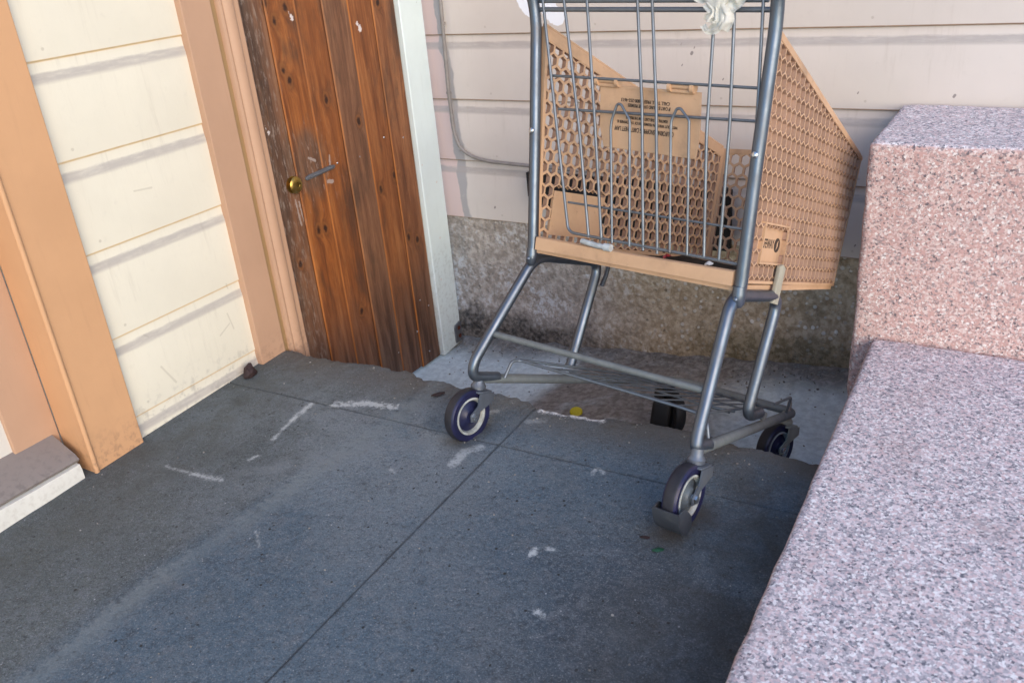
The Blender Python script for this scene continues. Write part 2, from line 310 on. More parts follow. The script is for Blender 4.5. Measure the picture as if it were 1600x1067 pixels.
def mat_foundation():
    k = NM('rough_foundation_concrete', .9)
    p = k.wpos; x, y, z = k.sep(p)
    n1 = k.noise(p, 5, 5, .65, .4); n2 = k.noise(p, 40, 5, .7); n3 = k.noise(p, 150, 3, .6)
    left = k.mix(k.ss(n2, .35, .68), (.25, .215, .185), (.45, .40, .355))
    right = k.mix(k.ss(n2, .35, .66), (.28, .215, .14), (.50, .41, .30))
    c = k.mix(k.ss(k.m('MULTIPLY_ADD', n1, .5, x), .7, 1.1), left, right)
    vd = k.vor(p, 52, 'Distance'); vr = k.sep(k.vor(p, 52, 'Color'))
    peb = k.m('MULTIPLY', k.m('MULTIPLY', k.ss(k.m('MULTIPLY_ADD', n3, .2, vd), .50, .36), k.ss(vr[0], .45, .60)), k.ss(k.m('MULTIPLY_ADD', n1, .3, x), .75, 1.15, .12, 1.))
    c = k.mix(peb, c, k.mix(vr[1], (.36, .32, .27), (.68, .64, .58)))
    c = k.mix(k.m('MULTIPLY', k.m('MULTIPLY', k.ss(n2, .46, .66), k.ss(n1, .45, .62)), k.ss(x, 1.0, .4, .1, .9)), c, (.52, .53, .55))
    vh = k.vor(p, 30, 'Distance'); vhr = k.sep(k.vor(p, 30, 'Color'))[0]
    c = k.mix(k.m('MULTIPLY', k.ss(k.m('MULTIPLY_ADD', n2, .2, vh), .30, .22), k.ss(vhr, .84, .9, 0, .6)), c, (.06, .05, .04))
    soot = k.m('MULTIPLY', k.ss(k.m('MULTIPLY_ADD', n1, .3, z), -.02, -.13), k.ss(x, .85, .35, .1, .95))
    c = k.mix(k.m('MULTIPLY', soot, k.ss(n2, .3, .6, 1., .6)), c, (.018, .017, .018))
    moss = k.m('MULTIPLY', k.ss(k.m('MULTIPLY_ADD', n1, .08, z), -.04, -.13), k.ss(x, .8, 1.1))
    c = k.mix(k.m('MULTIPLY', moss, .75), c, k.mix(k.ss(n2, .4, .6), (.11, .095, .055), (.23, .195, .13)))
    c = k.mix(k.ss(n3, .38, .28, 0, .6), c, (.03, .025, .02))
    k.color(c).bump(k.m('MULTIPLY_ADD', k.ss(vd, .5, .2), .5, n2), .8, .006)
    return k.mat
M['foundation'] = mat_foundation()

def mat_granite():
    k = NM('pink_speckled_granite', .75, spec=.3)
    nw = k.t.nodes.new('ShaderNodeTexNoise'); nw.inputs['Scale'].default_value = 160; k.put(nw.inputs['Vector'], k.opos)
    vm = k.t.nodes.new('ShaderNodeVectorMath'); vm.operation = 'MULTIPLY_ADD'
    k.put(vm.inputs[0], nw.outputs['Color']); vm.inputs[1].default_value = (.005, .005, .005); k.put(vm.inputs[2], k.opos)
    q = vm.outputs[0]
    r = k.sep(k.vor(q, 200, 'Color'))
    pal = [(0, (.15, .12, .13)), (.06, (.30, .235, .235)), (.18, (.45, .30, .275)), (.36, (.52, .325, .295)), (.60, (.60, .43, .40)), (.80, (.64, .53, .50)), (.94, (.74, .68, .66))]
    c = k.ramp(r[0], pal, True)
    r2 = k.sep(k.vor(q, 380, 'Color'))
    c = k.mix(k.ss(r2[1], .55, .8, 0, .7), c, k.ramp(r2[0], pal, True))
    n1 = k.noise(k.opos, 6, 4, .6); n2 = k.noise(k.opos, 45, 4, .7); n3 = k.noise(k.opos, 14, 5, .65)
    # the flat tops have their own palette: greyer, with dark mica showing
    up = k.ss(k.sep(k.nrm)[2], .55, .9)
    palt = [(0, (.15, .15, .18)), (.08, (.30, .29, .32)), (.24, (.46, .42, .45)), (.45, (.63, .49, .50)), (.66, (.72, .63, .65)), (.86, (.84, .81, .82))]
    ct = k.mix(k.ss(r2[1], .55, .8, 0, .7), k.ramp(r[0], palt, True), k.ramp(r2[0], palt, True))
    c = k.mix(up, c, ct)
    c = k.mix(k.ss(n1, .5, .75, 0, .25), c, (.40, .27, .25))
    c = k.mix(k.ss(n3, .58, .74, 0, .30), c, (.30, .245, .25))
    c = k.mix(k.ss(n2, .60, .75, 0, .30), c, (.22, .17, .17))
    k.color(c).bump(k.m('MULTIPLY_ADD', r[0], .5, n2), .5, .002)
    return k.mat
M['granite'] = mat_granite()

def mat_metal(name, base=(.135, .16, .20), rough=.36, rust=.3, metal=.85, dirt=.35):
    k = NM(name, rough, metal, .5)
    p = k.opos; n1 = k.noise(p, 14, 5, .65, .3); n2 = k.noise(k.vs(p, (1, 1, .35)), 45, 4, .6)
    c = k.mix(k.ss(n2, .3, .75), base, tuple(v * .82 for v in base))
    c = k.mix(k.ss(n1, .52, .72, 0, dirt), c, (.17, .165, .16))
    ru = k.m('MULTIPLY', k.ss(n1, .66, .72), k.ss(n2, .45, .6, 0, rust))
    c = k.mix(ru, c, (.13, .045, .015))
    k.color(c).rough(k.ss(n1, .3, .7, rough - .06, rough + .12))
    return k.mat
M['tube'] = mat_metal('galvanised_tube')
M['rail'] = mat_metal('dull_grey_rail', (.19, .21, .215), .55, .25, .4, .5)
M['wire'] = mat_metal('zinc_wire', (.18, .205, .235), .42, .2, .7)
M['fork'] = mat_metal('caster_steel', (.15, .17, .205), .45, .2, .6)
M['fork_pale'] = mat_metal('chalky_caster_steel', (.42, .40, .32), .6, .3, .3)
M['iron'] = mat_metal('old_iron', (.17, .18, .2), .5, .6, .6)
M['guard'] = mat_metal('dark_guard_steel', (.055, .062, .075), .5, .15, .3)
M['bolt'] = mat_metal('bright_bolt', (.62, .64, .66), .25, .05, .95, .1)
M['brass'] = mat_metal('tarnished_brass', (.42, .27, .07), .28, .1, .95, .25)

def mat_plain(name, base, rough=.6, var=.25, scale=20, metal=0., spec=.4):
    k = NM(name, rough, metal, spec)
    n1 = k.noise(k.opos, scale, 5, .65); n2 = k.noise(k.opos, scale * 9, 3, .6)
    c = k.mix(k.ss(n1, .3, .7, 0, 1), base, tuple(v * (1 - var) for v in base))
    k.color(c).bump(n2, .2, .001)
    return k.mat
def mat_plastic(name='tan_plastic', f=1.):
    k = NM(name, .42, spec=.4)
    n1 = k.noise(k.opos, 7, 5, .65, .3); n2 = k.noise(k.opos, 70, 4, .65)
    c = k.mix(k.ss(n1, .35, .7), tuple(v * f for v in (.54, .345, .21)), tuple(v * f for v in (.46, .29, .175)))
    c = k.mix(k.ss(n1, .56, .75, 0, .45), c, (.22, .14, .09))
    c = k.mix(k.ss(n2, .6, .75, 0, .35), c, (.22, .14, .09))
    k.color(c).bump(n2, .1, .001)
    return k.mat
M['plastic'] = mat_plastic()
M['cell'] = mat_plain('shaded_tan_plastic', (.43, .275, .20), .65, .3, 9)  # cell walls: shade inside the recesses put into a darker tan
M['black'] = mat_plain('black_rubber', (.012, .012, .013), .6, .4)
M['ink'] = mat_plain('faded_black_ink', (.045, .03, .022), .7, .3, 60)
M['tyre'] = mat_plain('dusty_navy_rubber', (.022, .022, .030), .55, .4, 30)
M['tyre_side'] = mat_plain('navy_rubber', (.016, .017, .058), .4, .4, 30)
M['rim'] = mat_plain('pale_grey_rim', (.40, .42, .40), .5, .45, 40)
M['hub'] = mat_plain('dark_blue_hub', (.014, .016, .055), .4, .4, 30)
M['hub_grey'] = mat_plain('scuffed_grey_hub', (.075, .09, .105), .45, .4, 40)
M['hub_white'] = mat_plain('pale_hub', (.46, .50, .52), .5, .3, 40)
M['conduit'] = mat_plain('painted_grey_conduit', (.26, .235, .22), .55, .25, 30)
M['yellow'] = mat_plain('yellow_plastic', (.50, .42, .01), .4, .2)
M['green_leaf'] = mat_plain('green_leaf', (.02, .09, .05), .5, .3)
M['dark_leaf'] = mat_plain('dry_maroon_leaf', (.035, .018, .018), .7, .5, 60)
M['paper'] = mat_plain('white_paper', (.75, .75, .74), .7, .15)
M['red'] = mat_plain('red_wrapper', (.30, .015, .02), .5, .3)
M['rust'] = mat_plain('rust', (.10, .025, .012), .8, .4, 80)
M['orange'] = mat_plain('orange_plastic', (.55, .19, .01), .5, .3)
def mat_bag():
    k = NM('thin_white_plastic_film', .35, spec=.5)
    n = k.noise(k.opos, 60, 4, .6)
    k.color(k.mix(k.ss(n, .3, .7), (.78, .78, .72), (.60, .60, .55)))
    k.b.inputs['Transmission Weight'].default_value = .25; k.b.inputs['IOR'].default_value = 1.2
    return k.mat
M['bag'] = mat_bag()
M['crumb'] = mat_plain('crumbled_concrete', (.30, .285, .265), .9, .7, 40)
M['street'] = mat_plain('street_asphalt', (.055, .055, .056), .9, .3, 8)
M['earth'] = mat_plain('bare_earth', (.10, .085, .065), .9, .3, 3)

# ------------------------------------------------------------------ mesh helpers
def BM(): return bmesh.new()
def finish(bm, name, mat, parent=None, smooth=None, world=False):
    bmesh.ops.recalc_face_normals(bm, faces=bm.faces)
    if world and parent is not None:
        bm.transform(parent.matrix_world.inverted())
    me = bpy.data.meshes.new(name); bm.to_mesh(me); bm.free()
    for mt in (mat if isinstance(mat, (list, tuple)) else [mat]): me.materials.append(mt)
    if smooth is not None:
        for p in me.polygons: p.use_smooth = True
        if smooth < 180: me.set_sharp_from_angle(angle=R(smooth))
    o = bpy.data.objects.new(name, me); COL.objects.link(o)
    if parent is not None: o.parent = parent
    return o
def tag(o, label, cat, group=None):
    o['label'] = label; o['category'] = cat
    if group: o['group'] = group
    return o
def thing(name, label, cat, loc=(0, 0, 0), rz=0, mat=None, group=None):
    o = bpy.data.objects.new(name, None); o.empty_display_size = .1
    o.matrix_world = mat if mat is not None else Matrix.Translation(loc) @ Matrix.Rotation(rz, 4, 'Z')
    COL.objects.link(o); return tag(o, label, cat, group)
def structure(o): o['kind'] = 'structure'; return o
def box(bm, a, b, bev=0., seg=2):
    vs = [bm.verts.new((x, y, z)) for x in (a[0], b[0]) for y in (a[1], b[1]) for z in (a[2], b[2])]
    F = [(0, 1, 3, 2), (4, 6, 7, 5), (0, 4, 5, 1), (2, 3, 7, 6), (0, 2, 6, 4), (1, 5, 7, 3)]
    fs = [bm.faces.new([vs[i] for i in f]) for f in F]
    if bev:
        es = list({e for f in fs for e in f.edges})
        bmesh.ops.bevel(bm, geom=es, offset=bev, segments=seg, affect='EDGES', profile=.5)
def prism(bm, pts, fn, t0, t1, bev=0.):
    """extrude a 2D outline: fn(u, v, t) gives the 3D point"""
    lo = [bm.verts.new(fn(u, v, t0)) for u, v in pts]; hi = [bm.verts.new(fn(u, v, t1)) for u, v in pts]
    fs = [bm.faces.new(lo), bm.faces.new(hi[::-1])]; n = len(pts)
    for i in range(n): fs.append(bm.faces.new((lo[i], hi[i], hi[(i + 1) % n], lo[(i + 1) % n])))
    if bev:
        es = list({e for f in fs[:2] for e in f.edges})
        bmesh.ops.bevel(bm, geom=es, offset=bev, segments=2, affect='EDGES', profile=.5)
def fillet(pts, r, n=6):
    pts = [Vector(p) for p in pts]; out = [pts[0]]
    for i in range(1, len(pts) - 1):
        a, b, c = pts[i - 1], pts[i], pts[i + 1]
        u, v = (a - b), (c - b); d = min(r, u.length * .48, v.length * .48)
        p, q = b + u.normalized() * d, b + v.normalized() * d
        for j in range(n + 1):
            t = j / n; out.append(p * (1 - t) ** 2 + b * 2 * t * (1 - t) + q * t * t)
    out.append(pts[-1]); return out
def tube(bm, pts, r, seg=12, fil=0., cap=True, flat=None):
    pts = fillet(pts, fil) if fil else [Vector(p) for p in pts]
    q = [pts[0]]
    for p in pts[1:]:
        if (p - q[-1]).length > 1e-5: q.append(p)
    pts = q; n = len(pts); rings = []
    t = (pts[1] - pts[0]).normalized(); up = Vector((0, 0, 1)) if abs(t.z) < .9 else Vector((1, 0, 0))
    nn = (up - t * up.dot(t)).normalized()
    for i, p in enumerate(pts):
        t = ((pts[min(i + 1, n - 1)] - pts[max(i - 1, 0)])).normalized()
        nn = (nn - t * nn.dot(t)).normalized(); bb = t.cross(nn)
        rr = r[i] if isinstance(r, (list, tuple)) else r
        rings.append([bm.verts.new(p + nn * (rr * math.cos(2 * math.pi * k / seg)) + bb * (rr * math.sin(2 * math.pi * k / seg))) for k in range(seg)])
    for a, b in zip(rings[:-1], rings[1:]):
        for k in range(seg): bm.faces.new((a[k], a[(k + 1) % seg], b[(k + 1) % seg], b[k]))
    if cap: bm.faces.new(rings[0][::-1]); bm.faces.new(rings[-1])
def lathe(bm, prof, axis_o, ax, seg=40, mats=None):
    """prof: (radius, position along axis); closed profile"""
    ax = Vector(ax).normalized(); u = ax.orthogonal().normalized(); v = ax.cross(u); o = Vector(axis_o); rings = []
    for r, h in prof:
        rings.append([bm.verts.new(o + ax * h + (u * math.cos(2 * math.pi * k / seg) + v * math.sin(2 * math.pi * k / seg)) * r) for k in range(seg)])
    n = len(rings)
    for i in range(n):
        a, b = rings[i], rings[(i + 1) % n]
        for k in range(seg):
            f = bm.faces.new((a[k], a[(k + 1) % seg], b[(k + 1) % seg], b[k]))
            if mats: f.material_index = mats[i]
def dome(bm, c, ax, r, h, seg=16):
    ax = Vector(ax).normalized(); u = ax.orthogonal().normalized(); v = ax.cross(u); c = Vector(c); prev = None
    for i in range(5):
        a = i / 5 * math.pi / 2
        ring = [bm.verts.new(c + ax * (h * math.sin(a)) + (u * math.cos(2 * math.pi * k / seg) + v * math.sin(2 * math.pi * k / seg)) * (r * math.cos(a))) for k in range(seg)]
        if prev:
            for k in range(seg): bm.faces.new((prev[k], prev[(k + 1) % seg], ring[(k + 1) % seg], ring[k]))
        else: bm.faces.new(ring[::-1])
        prev = ring
    bm.faces.new(prev)
def nz(x, y, z, s): return mnoise.noise(Vector((x * s, y * s, z * s)))

# ------------------------------------------------------------------ ground
def sw_z(y): return .027 + .042 * (y + 1.2)
EDGE = [(-.15, -.957), (.102, -.957), (.287, -.942), (.372, -.931), (.484, -.931), (.532, -.943), (.643, -.944), (.742, -.941), (.857, -.940), (.884, -.955), (.8845, -.963), (.8875, -.963), (.898, -.963), (1.056, -.945), (1.118, -.933), (1.176, -.915), (1.263, -.913), (1.351, -.926), (1.428, -.935), (1.572, -.933), (2.6, -.935)]
def edge_y(x):
    for (a, b), (c, d) in zip(EDGE[:-1], EDGE[1:]):
        if a <= x <= c: return b + (d - b) * (x - a) / (c - a)
    return EDGE[-1][1]
def joint_y(x): return -1.172 + (x + .1) * .03
def jag(x, st, amp):
    k = math.floor(x / st); f = x / st - k
    h = lambda q: (math.sin(q * 127.1 + st * 991) * 43758.5453) % 1 * 2 - 1
    return amp * (h(k) * (1 - f) + h(k + 1) * f)
def slab(bm, x0, x1, yfun0, yfun1, rag=False, n=None):
    """one concrete slab with a worn arris; yfun0 near side, yfun1 far side"""
    nx = n or max(2, int((x1 - x0) / .007)); xs = [x0 + (x1 - x0) * i / nx for i in range(nx + 1)]
    prof = []
    for x in xs:
        a, b = yfun0(x), yfun1(x)
        if rag: b += jag(x, .045, .007) + jag(x, .017, .005) + .003 * nz(x, 5, 0, 180)
        ys = [a, a + .0025, a + .5 * (b - a), b - .022, b - (.006 if rag else .0025), b]
        dz = [-.002, 0, 0, 0 + (.0015 * nz(x, 1, 0, 60) if rag else 0), (-.002 - .004 * abs(nz(x, 2, 0, 50))) if rag else 0, (-.010 - .006 * nz(x, 4, 0, 40)) if rag else -.002]
        prof.append([(x, y, sw_z(y) + d) for y, d in zip(ys, dz)] + [(x, b - (.015 if rag else 0), -.42)])
    V = [[bm.verts.new(p) for p in r] for r in prof]
    for i in range(nx):
        for j in range(len(V[0]) - 1): bm.faces.new((V[i][j], V[i + 1][j], V[i + 1][j + 1], V[i][j + 1]))
bm = BM(); g = .0006
slab(bm, -.15, .886 - g, lambda x: joint_y(x) + g, edge_y, True)
slab(bm, .886 + g, 2.6, lambda x: joint_y(x) + g, edge_y, True)
slab(bm, -.15, .886 - g, lambda x: -2.40, lambda x: joint_y(x) - g)
slab(bm, .886 + g, 2.6, lambda x: -2.40, lambda x: joint_y(x) - g)
for xa, xb in ((-.15, .886 - g), (.886 + g, 2.6), (2.6 + g, 9)):
    for ya, yb in ((-3.0, -2.40 - 2 * g), (-4.0, -3.0 - 2 * g), (-5.0, -4.0 - 2 * g)):
        slab(bm, xa, xb, lambda x, ya=ya: ya, lambda x, yb=yb: yb, n=4)
slab(bm, 2.6 + g, 9, lambda x: -2.40, lambda x: -.02, n=4)
slab(bm, -9, -.15 - g, lambda x: -5, lambda x: -3.2, n=4)
box(bm, (-9, -5.15, -.45), (9, -5.003, sw_z(-5) - .002), .012)
for a in ((.88, -2.39), (-.14, -1.2)):        # mortar in the joints, just under the surface
    pts = [(.88, -2.39), (.892, -2.39), (.892, -.975), (.88, -.975)] if a[0] > 0 else [(-.14, joint_y(-.14) - .006), (2.6, joint_y(2.6) - .006), (2.6, joint_y(2.6) + .006), (-.14, joint_y(-.14) + .006)]
    bm.faces.new([bm.verts.new((x, y, sw_z(y) - .003 - (.0008 if a[0] > 0 else 0))) for x, y in pts])
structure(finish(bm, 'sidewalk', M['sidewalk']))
def smooth(a, b, x): t = min(1, max(0, (x - a) / (b - a))); return t * t * (3 - 2 * t)
def land_z(x, y):
    zw = -.352 + .0955 * x; zf = -.362 + .114 * smooth(.1, .95, x)
    t = smooth(-.36, -.02, y)
    return zf * (1 - t) + zw * t + .004 * nz(x, y, 0, 6) + .0025 * nz(x, y, 1, 22) + smooth(-.12, 0, y) * .012 * (1 + nz(x, y, 4, 14))
bm = BM(); nx, ny = 150, 70
V = [[bm.verts.new((-.3 + 3.0 * i / nx, -1.05 + 1.08 * j / ny, land_z(-.3 + 3.0 * i / nx, -1.05 + 1.08 * j / ny))) for j in range(ny + 1)] for i in range(nx + 1)]
for i in range(nx):
    for j in range(ny): bm.faces.new((V[i][j], V[i + 1][j], V[i + 1][j + 1], V[i][j + 1]))
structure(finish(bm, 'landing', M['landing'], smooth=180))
bm = BM(); f = 200
bm.faces.new([bm.verts.new(p) for p in ((-f, -f, -.62), (f, -f, -.62), (f, f, -.62), (-f, f, -.62))])
structure(finish(bm, 'ground', M['earth']))
bm = BM(); bm.faces.new([bm.verts.new(p) for p in ((-60, -18, -.30), (60, -18, -.30), (60, -5.14, -.30), (-60, -5.14, -.30))])
structure(finish(bm, 'road', M['street']))

# ------------------------------------------------------------------ siding builder
def siding(bm, u0, u1, lap0, exp_, nb, fn, wob=.0012, zlow=None, D=.0055):
    """boards stacked upward from lap line lap0; fn(u, depth, z): depth positive = out of the wall"""
    nu = max(2, int((u1 - u0) / .06)); us = [u0 + (u1 - u0) * i / nu for i in range(nu + 1)]
    prof = [(.0, -.010), (.0, -.0003), (.002, 0), (exp_ - .046, 0), (exp_ - .040, -.12 * D), (exp_ - .030, -.7 * D), (exp_ - .022, -.98 * D), (exp_ + .004, -D)]
    for b in range(nb):
        zb = lap0 + b * exp_
        rows = []
        for u in us:
            w = wob * nz(u, b, 0, 3.1)
            rows.append([bm.verts.new(fn(u, d + .0008 * nz(u, b * 5.1, 2, 2.), max(zb + h + w, zlow if zlow is not None else -9))) for h, d in prof])
        for i in range(nu):
            for j in range(len(prof) - 1): bm.faces.new((rows[i][j], rows[i + 1][j], rows[i + 1][j + 1], rows[i][j + 1]))
        for r in (rows[0], rows[-1]): bm.faces.new(r)

# ------------------------------------------------------------------ cream house front on the left (plane x = 0)
front = thing('house_front', 'cream board house front with peach painted trim beside the wooden gate', 'house', (-.12, -1.6, 0))
bm = BM(); siding(bm, -1.50, -1.04, .0774 - .2174, .2174, 14, lambda u, d, z: (d, u, z), D=.0035); finish(bm, 'siding', M['cream'], front, 30, True)
bm = BM(); box(bm, (-.20, -1.60, -.2), (-.013, -.90, 2.9)); finish(bm, 'wall_core', M['cream'], front, None, True)
bm = BM(); box(bm, (-.0845, -1.6215, -.2), (.02, -1.478, 2.9), .003); finish(bm, 'corner_board', M['peach'], front, None, True)
bm = BM(); tube(bm, [(.0205, -1.617, -.2), (.0205, -1.617, 2.9)], .0065, 10); finish(bm, 'corner_bead', M['peach'], front, 60, True)
bm = BM(); box(bm, (-.02, -1.055, -.40), (.02, -.962, 2.9), .002); finish(bm, 'doorway_trim', M['peach2'], front, None, True)
bm = BM(); box(bm, (-.02, -.962, -.40), (.013, -.944, 2.9)); finish(bm, 'bare_strip', M['gap_wood'], front, None, True)
bm = BM()
pr = [(-.03, -.944), (.016, -.944), (.024, -.940), (.026, -.934), (.024, -.928), (.028, -.924), (.033, -.917), (.0335, -.905), (.030, -.897), (.026, -.894), (.026, -.878), (.023, -.874), (-.03, -.874)]
prism(bm, pr, lambda u, v, t: (u, v, t), -.40, 2.9); finish(bm, 'moulding', M['peach2'], front, 35, True)
# recessed doorway left of the corner board
bm = BM(); box(bm, (-.14, -1.7345, .05), (-.083, -1.622, 2.4), .003); box(bm, (-.14, -2.55, .05), (-.083, -2.44, 2.4), .003); finish(bm, 'door_stile', M['peach2'], front, None, True)  # stile takes the darker peach: shade of the recess painted in
bm = BM(); box(bm, (-.14, -2.44, .05), (-.092, -1.7345, 2.4)); finish(bm, 'door_panel', M['door_white'], front, None, True)
bm = BM()
sp = [(-.15, .0), (.012, .0), (.012, .050), (.004, .062), (-.15, .108)]
NS = 40; rows = []
for i in range(NS + 1):
    y = -2.75 + (2.75 - 1.640) * i / NS
    rows.append([bm.verts.new((a + (.0015 * nz(y, a, z, 22) if a > 0 else 0), y, z + (.002 * nz(y, a, 3, 17) if z > .02 else 0))) for a, z in [(-.15, .055), (-.002, .048), (.003, .056), (-.006, .066), (-.15, .135)]])
for a, b in zip(rows[:-1], rows[1:]):
    for j in range(4): bm.faces.new((a[j], b[j], b[j + 1], a[j + 1]))
bm.faces.new(rows[0]); bm.faces.new(rows[-1]); finish(bm, 'door_sill', M['sill'], front, 30, True)
bm = BM(); rows = []
for i in range(NS + 1):
    y = -2.75 + (2.75 - 1.646) * i / NS
    rows.append([bm.verts.new((a + (.003 * nz(y, z, 1, 18) if a > .005 else 0), y, z + (.004 * nz(y, a, 9, 15) if a > .005 and z > 0 else 0))) for a, z in [(-.10, -.2), (.012, -.2), (.014, .034), (.010, .046), (-.10, .052)]])
for a, b in zip(rows[:-1], rows[1:]):
    for j in range(4): bm.faces.new((a[j], b[j], b[j + 1], a[j + 1]))
bm.faces.new(rows[0]); bm.faces.new(rows[-1]); finish(bm, 'sill_base', M['sill_white'], front, 30, True)
bm = BM(); siding(bm, -6, -2.78, .0774 - .2174, .2174, 14, lambda u, d, z: (d, u, z)); box(bm, (-.14, -6, -.4), (-.012, -2.56, 2.9)); box(bm, (-.012, -2.78, -.2), (.02, -2.56, 2.9), .003)
finish(bm, 'far_siding', M['cream'], front, 30, True)

# ------------------------------------------------------------------ wooden gate
gate = thing('plank_gate', 'dark varnished wooden plank gate with a brass knob and a white edge board', 'gate', (-.04, -.45, -.345))
bm = BM(); y0, w = -.86, .1133
for i in range(6):
    a, b = y0 + i * w, y0 + (i + 1) * w
    dx = [.0, .0012, -.0008, .001, -.001, .0006][i]
    zb = -.3445 + .006 * math.sin(i * 2.3)
    pr = [(-.058, a + .0004), (-.024 + dx, a + .0004), (-.020 + dx, a + .005), (-.020 + dx, b - .005), (-.024 + dx, b - .0004), (-.058, b - .0004)]
    prism(bm, pr, lambda u, v, t: (u, v, t), zb, 2.1)
finish(bm, 'planks', M['wood'], gate, None, True)
bm = BM()
zs = [-.352 + (2.1 + .352) * (i / 80) for i in range(81)]; rows = []
for z in zs:
    e = .002 * nz(0, 0, z, 9) + .0015 * nz(1, 0, z, 40)
    rows.append([bm.verts.new(p) for p in ((-.055, -.1785, z), (-.006, -.1785 + e * .3, z), (-.003, -.1755 + e, z), (-.003, -.058 + e, z + (.0 if z > -.3 else .012)), (-.006, -.055 + e * .5, z), (-.055, -.055, z))])
for a, b in zip(rows[:-1], rows[1:]):
    for j in range(6): bm.faces.new((a[j], a[(j + 1) % 6], b[(j + 1) % 6], b[j]))
bm.faces.new(rows[0]); bm.faces.new(rows[-1]); edge_board = finish(bm, 'edge_board', M['white_paint'], gate, 30, True)
bm = BM(); pts = [(-.100, -.335), (-.060, -.335), (-.060, -.262), (-.066, -.254), (-.094, -.262), (-.100, -.272)]
prism(bm, pts, lambda u, v, t: (t, u, v), -.003, .0042, .0008); plate = finish(bm, 'metal_plate', M['iron'], gate, None, True)
for yy, zz in ((-.078, -.277), (-.076, -.311)):
    bm = BM(); lathe(bm, [(.003, 0), (.0085, 0), (.0085, .002), (.006, .003), (.003, .002)], (.0042, yy, zz), (1, 0, 0), 20); dome(bm, (.004, yy, zz), (1, 0, 0), .004, .002)
    o = finish(bm, 'rusty_screw', M['rust'], gate, 40, True); o.parent = plate; o.matrix_parent_inverse = Matrix()
# knob
bm = BM()
prof = [(.0, 0), (.027, 0), (.027, .003), (.014, .006), (.010, .012), (.010, .024), (.018, .028), (.0255, .036), (.0268, .044), (.024, .053), (.016, .059), (.009, .0605), (.0085, .059), (.0, .0592)]
prof = [(max(r, .0003) * .94, h * .36) for r, h in prof]
lathe(bm, prof, (-.0205, -.763 - .006, .482 + .004), (1, 0, 0), 28); finish(bm, 'knob', M['brass'], gate, 40, True)
# bolt bar with its hasp
bm = BM()
prism(bm, [(-.712, .4835), (-.592, .4885), (-.586, .492), (-.586, .4985), (-.60, .501), (-.66, .4985), (-.70, .4975), (-.714, .4945), (-.7175, .488)], lambda u, v, t: (t, u, v), -.0215, -.0125, .0015)
tube(bm, [(-.0125, -.700, .4905), (-.0105, -.65, .4925), (-.0125, -.60, .4945)], .0036, 8)
finish(bm, 'bolt_bar', M['iron'], gate, 40, True)
for yy, zz in ((-.566, .4985), (-.328, .523), (-.46, .492), (-.228, .5), (-.30, -.20), (-.215, -.13), (-.245, -.305), (-.185, -.30), (-.26, -.09), (-.42, -.23)):
    bm = BM(); dome(bm, (-.0205, yy, zz), (1, 0, 0), .0036, .0022, 10); finish(bm, 'nail_head', M['bolt'], gate, 60, True)

# ------------------------------------------------------------------ back wall (plane y = 0)
back = thing('back_wall', 'beige board wall on a rough concrete foundation behind the shopping cart', 'wall', (1, .1, 0))
bm = BM(); siding(bm, -.10, 4.5, .150, .2172, 13, lambda u, d, z: (u, -d, z), D=.008); finish(bm, 'siding', M['beige'], back, 30, True)
bm = BM(); box(bm, (-.2, .0115, .16), (4.5, .2, 2.95)); finish(bm, 'wall_core', M['beige'], back, None, True)
bm = BM(); nx, nzz = 150, 34; V = []
for i in range(nx + 1):
    x = -.2 + 2.6 * i / nx; col = []
    for j in range(nzz + 1):
        z = -.45 + .605 * j / nzz
        d = .006 * nz(x, 0, z, 5) + .005 * nz(x, 1, z, 18) + .004 * nz(x, 2, z, 45) + (.004 * nz(x, 4, z, 90))
        foot = .03 * smooth(-.17, -.30, z - .09 * x)
        col.append(bm.verts.new((x, .008 - d - foot, z)))
    V.append(col)
for i in range(nx):
    for j in range(nzz): bm.faces.new((V[i][j], V[i + 1][j], V[i + 1][j + 1], V[i][j + 1]))
top = [V[i][-1] for i in range(nx + 1)]; bk = [bm.verts.new((v.co.x, .12, v.co.z)) for v in top]
for i in range(nx): bm.faces.new((top[i], top[i + 1], bk[i + 1], bk[i]))
finish(bm, 'foundation', M['foundation'], back, 180, True)

bm = BM()
cp = [(.044, -.016, 2.6), (.047, -.016, 1.2), (.046, -.017, .90), (.037, -.016, .60), (.041, -.016, .47), (.060, -.017, .415), (.111, -.017, .386), (.18, -.017, .374), (.336, -.017, .368), (.62, -.017, .362)]
tube(bm, cp, .0062, 10, .045)
con = tag(finish(bm, 'conduit', M['conduit'], None, 60), 'thin grey painted cable bending across the beige boards beside the gate', 'cable')
for p in ((.0455, -.015, .84), (.037, -.015, .61), (.066, -.015, .41), (.045, -.015, 1.2)):
    bm = BM(); lathe(bm, [(.0085, -.004), (.0085, .004), (.003, .004), (.003, -.004)], p, (0, 0, 1), 14); finish(bm, 'clip', M['conduit'], con, 40)
# ragged black sheet behind the basket
bm = BM(); n = 60; lo, hi = [], []
up_ = []; dn_ = []
for i in range(n + 1):
    x = .338 + .725 * i / n
    e = max(0, 1 - i / 2.2)
    up_.append((x + .004 * nz(i, 0, 0, .9), .352 - .012 * i / n + .006 * nz(x, 0, 0, 40) - .02 * e * abs(nz(i, 1, 1, .7))))
    dn_.append((x + .004 * nz(i, 2, 0, .9), .245 - .105 * smooth(0, .35, i / n) + .008 * nz(x, 5, 0, 35) + .02 * e))
lf = [(.338 + .007 * nz(j, 7, 0, .8), .345 - j * .009) for j in range(1, 11)]
rows = []
for (xa, za), (xb, zb) in zip(up_, dn_):
    rows.append([(xa + (xb - xa) * k / 8 + (.006 * nz(xa, k, 9, 3) if xa < .35 else 0), -.016 - .016 - .004 * nz(xa, k, 0, 12), za + (zb - za) * k / 8) for k in range(9)])
